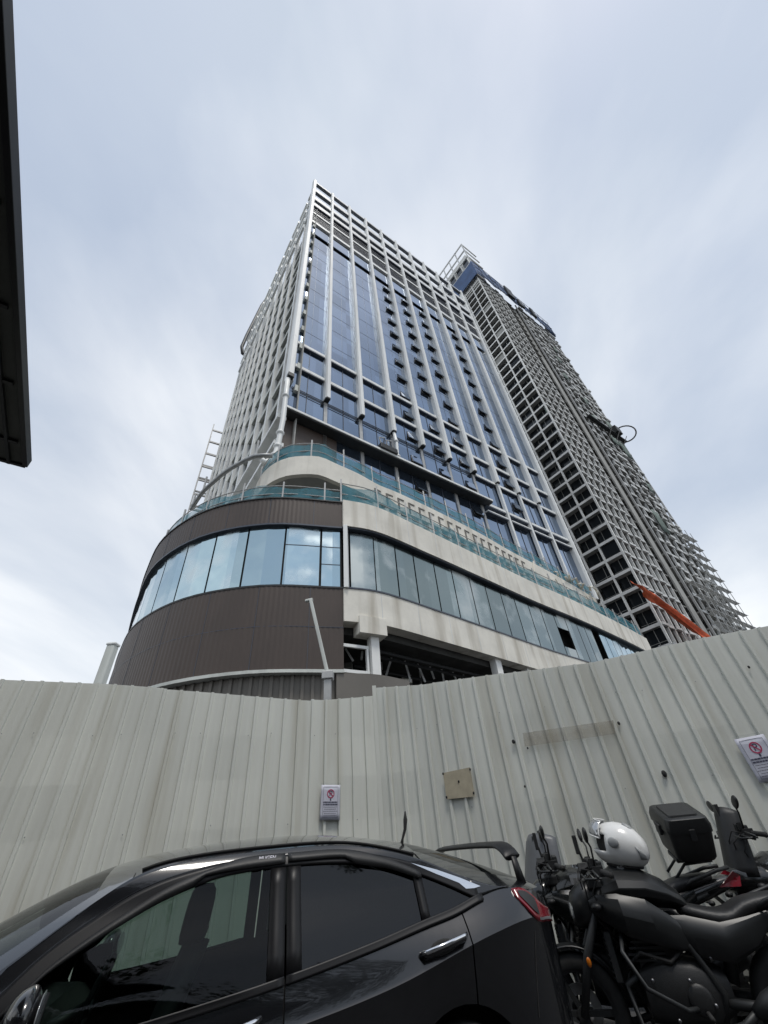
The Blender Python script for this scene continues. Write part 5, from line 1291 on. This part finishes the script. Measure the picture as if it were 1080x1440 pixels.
# ================================================================== across the street: shop with the dark canopy, trees (they show in the car's paint)
cz = 5.4
e1, e0 = at_z(41, 648, cz+.1), at_z(10, 2, cz+.1); e2 = at_z(0, 650, cz)
e1.z = e0.z = cz
d1 = (e0-e1).xy.normalized().to_3d(); d2 = Vector((-d1.y, d1.x, 0)) 
if d2.x > 0: d2 = -d2
cn = thing('canopy_roof', 'dark flat canopy roof with a black fascia overhead at the left edge', 'canopy', tuple(e1))
A_, B_, C_, D_ = e1, e1+d1*11.5, e1+d1*11.5+d2*4.2, e1+d2*4.2
m = MB(); m.prism([(p.x,p.y) for p in (A_,B_,C_,D_)], cz+.01, cz+.10); m.build('roof_slab', MT['canopy'], cn)
m = MB(); m.bar(A_+Vector((0,0,.05)), B_+Vector((0,0,.05)), .05, .13); m.bar(A_+Vector((0,0,.05)), D_+Vector((0,0,.05)), .05, .13); m.build('fascia', MT['roofedge'], cn, bev=.006)
m = MB(); m.bar(A_+d2*.16+Vector((0,0,.0)), B_+d2*.16+Vector((0,0,.0)), .03, .07); m.build('gutter_lip', MT['darksteel'], cn)
for k in range(9):
    p = A_+d1*(.42+k*.9); m = MB(); m.bar(p+d2*.06, p+d2*4.1, .04, .05); m.build('soffit_batten', MT['roofedge'], cn)
for k in range(3):
    p = A_+d1*(.75+k*2.6)+d2*.33; m = MB(); m.ell((p.x,p.y,cz+.0), (.075,.075,.05), 14, 8); o = m.build('downlight', MT['steel'], cn, smooth=True)
for p in (A_+d2*3.6+d1*.5, A_+d2*3.6+d1*5): m = MB(); m.box(p.x-.08,p.x+.08,p.y-.08,p.y+.08,0,cz+.005); m.build('post', MT['roofedge'], cn)
sp = thing('shop_row', 'low dark shop row across the street behind the camera', 'building', (0,-10,0))
m = MB(); m.box(-26, 26, -16, -10, 0, 5.2); m.build('wall', MT['shop'], sp)
m = MB(); m.box(-26.3, 26.3, -16.3, -9.2, 5.2, 5.5); m.build('roof', MT['canopy'], sp)
for k in range(9):
    x = -24+k*5.6; m = MB(); m.box(x, x+4.2, -10.05, -9.97, .1, 3.0); o = m.build('shutter', MT['darksteel'], sp)
    m = MB(); m.box(x, x+4.2, -10.1, -9.96, 3.2, 4.2); m.build('sign_board', MT['brownlow'], sp)
def tree(label, x, y, h, rad, seed):
    rnd = random.Random(seed); t = thing('street_tree', label, 'tree', (x, y, 0), group='trees across the street')
    m = MB(); m.tube([(x,y,0),(x+.1,y,h*.25),(x-.05,y+.1,h*.5)], [.22,.17,.11], 8)
    cl_ = []
    for k in range(26):
        a = rnd.uniform(0, 6.28); rr_ = rad*math.sqrt(rnd.random())*.85; z = h*rnd.uniform(.42, .95); q = Vector((x+rr_*math.cos(a), y+rr_*math.sin(a), z)); cl_.append((q, rnd.uniform(.45, .95)*rad*.4))
        if k < 8: m.tube([(x,y,h*.42), (x+(q.x-x)*.5, y+(q.y-y)*.5, h*.45+(z-h*.45)*.6), tuple(q)], [.08,.05,.02], 6)
    m.build('trunk', MT['bark'], t, smooth=True)
    m = MB()
    for q, cr in cl_:
        for k in range(260):
            d = Vector((rnd.gauss(0,1), rnd.gauss(0,1), rnd.gauss(0,.8))).normalized(); p = q+d*cr*rnd.uniform(.6, 1.1)
            a = Vector((rnd.gauss(0,1), rnd.gauss(0,1), rnd.gauss(0,.6))).normalized()*.085; b_ = a.cross(d).normalized()*.045
            m.add([p-a, p+b_, p+a, p-b_], [(0,1,2,3)])
    m.build('crown', MT['leaf'], t)
tree('bushy tree in front of the shops on the far left behind the camera', -8.5, -6.5, 7.5, 2.7, 1)
tree('bushy tree in front of the shops just left behind the camera', -.5, -7.6, 10.5, 3.4, 2)
tree('bushy tree in front of the shops on the right behind the camera', 6.6, -7.4, 8.6, 3.2, 3)
tree('bushy tree farthest right in front of the shops behind the camera', 10.2, -5.8, 8.2, 3.2, 4)
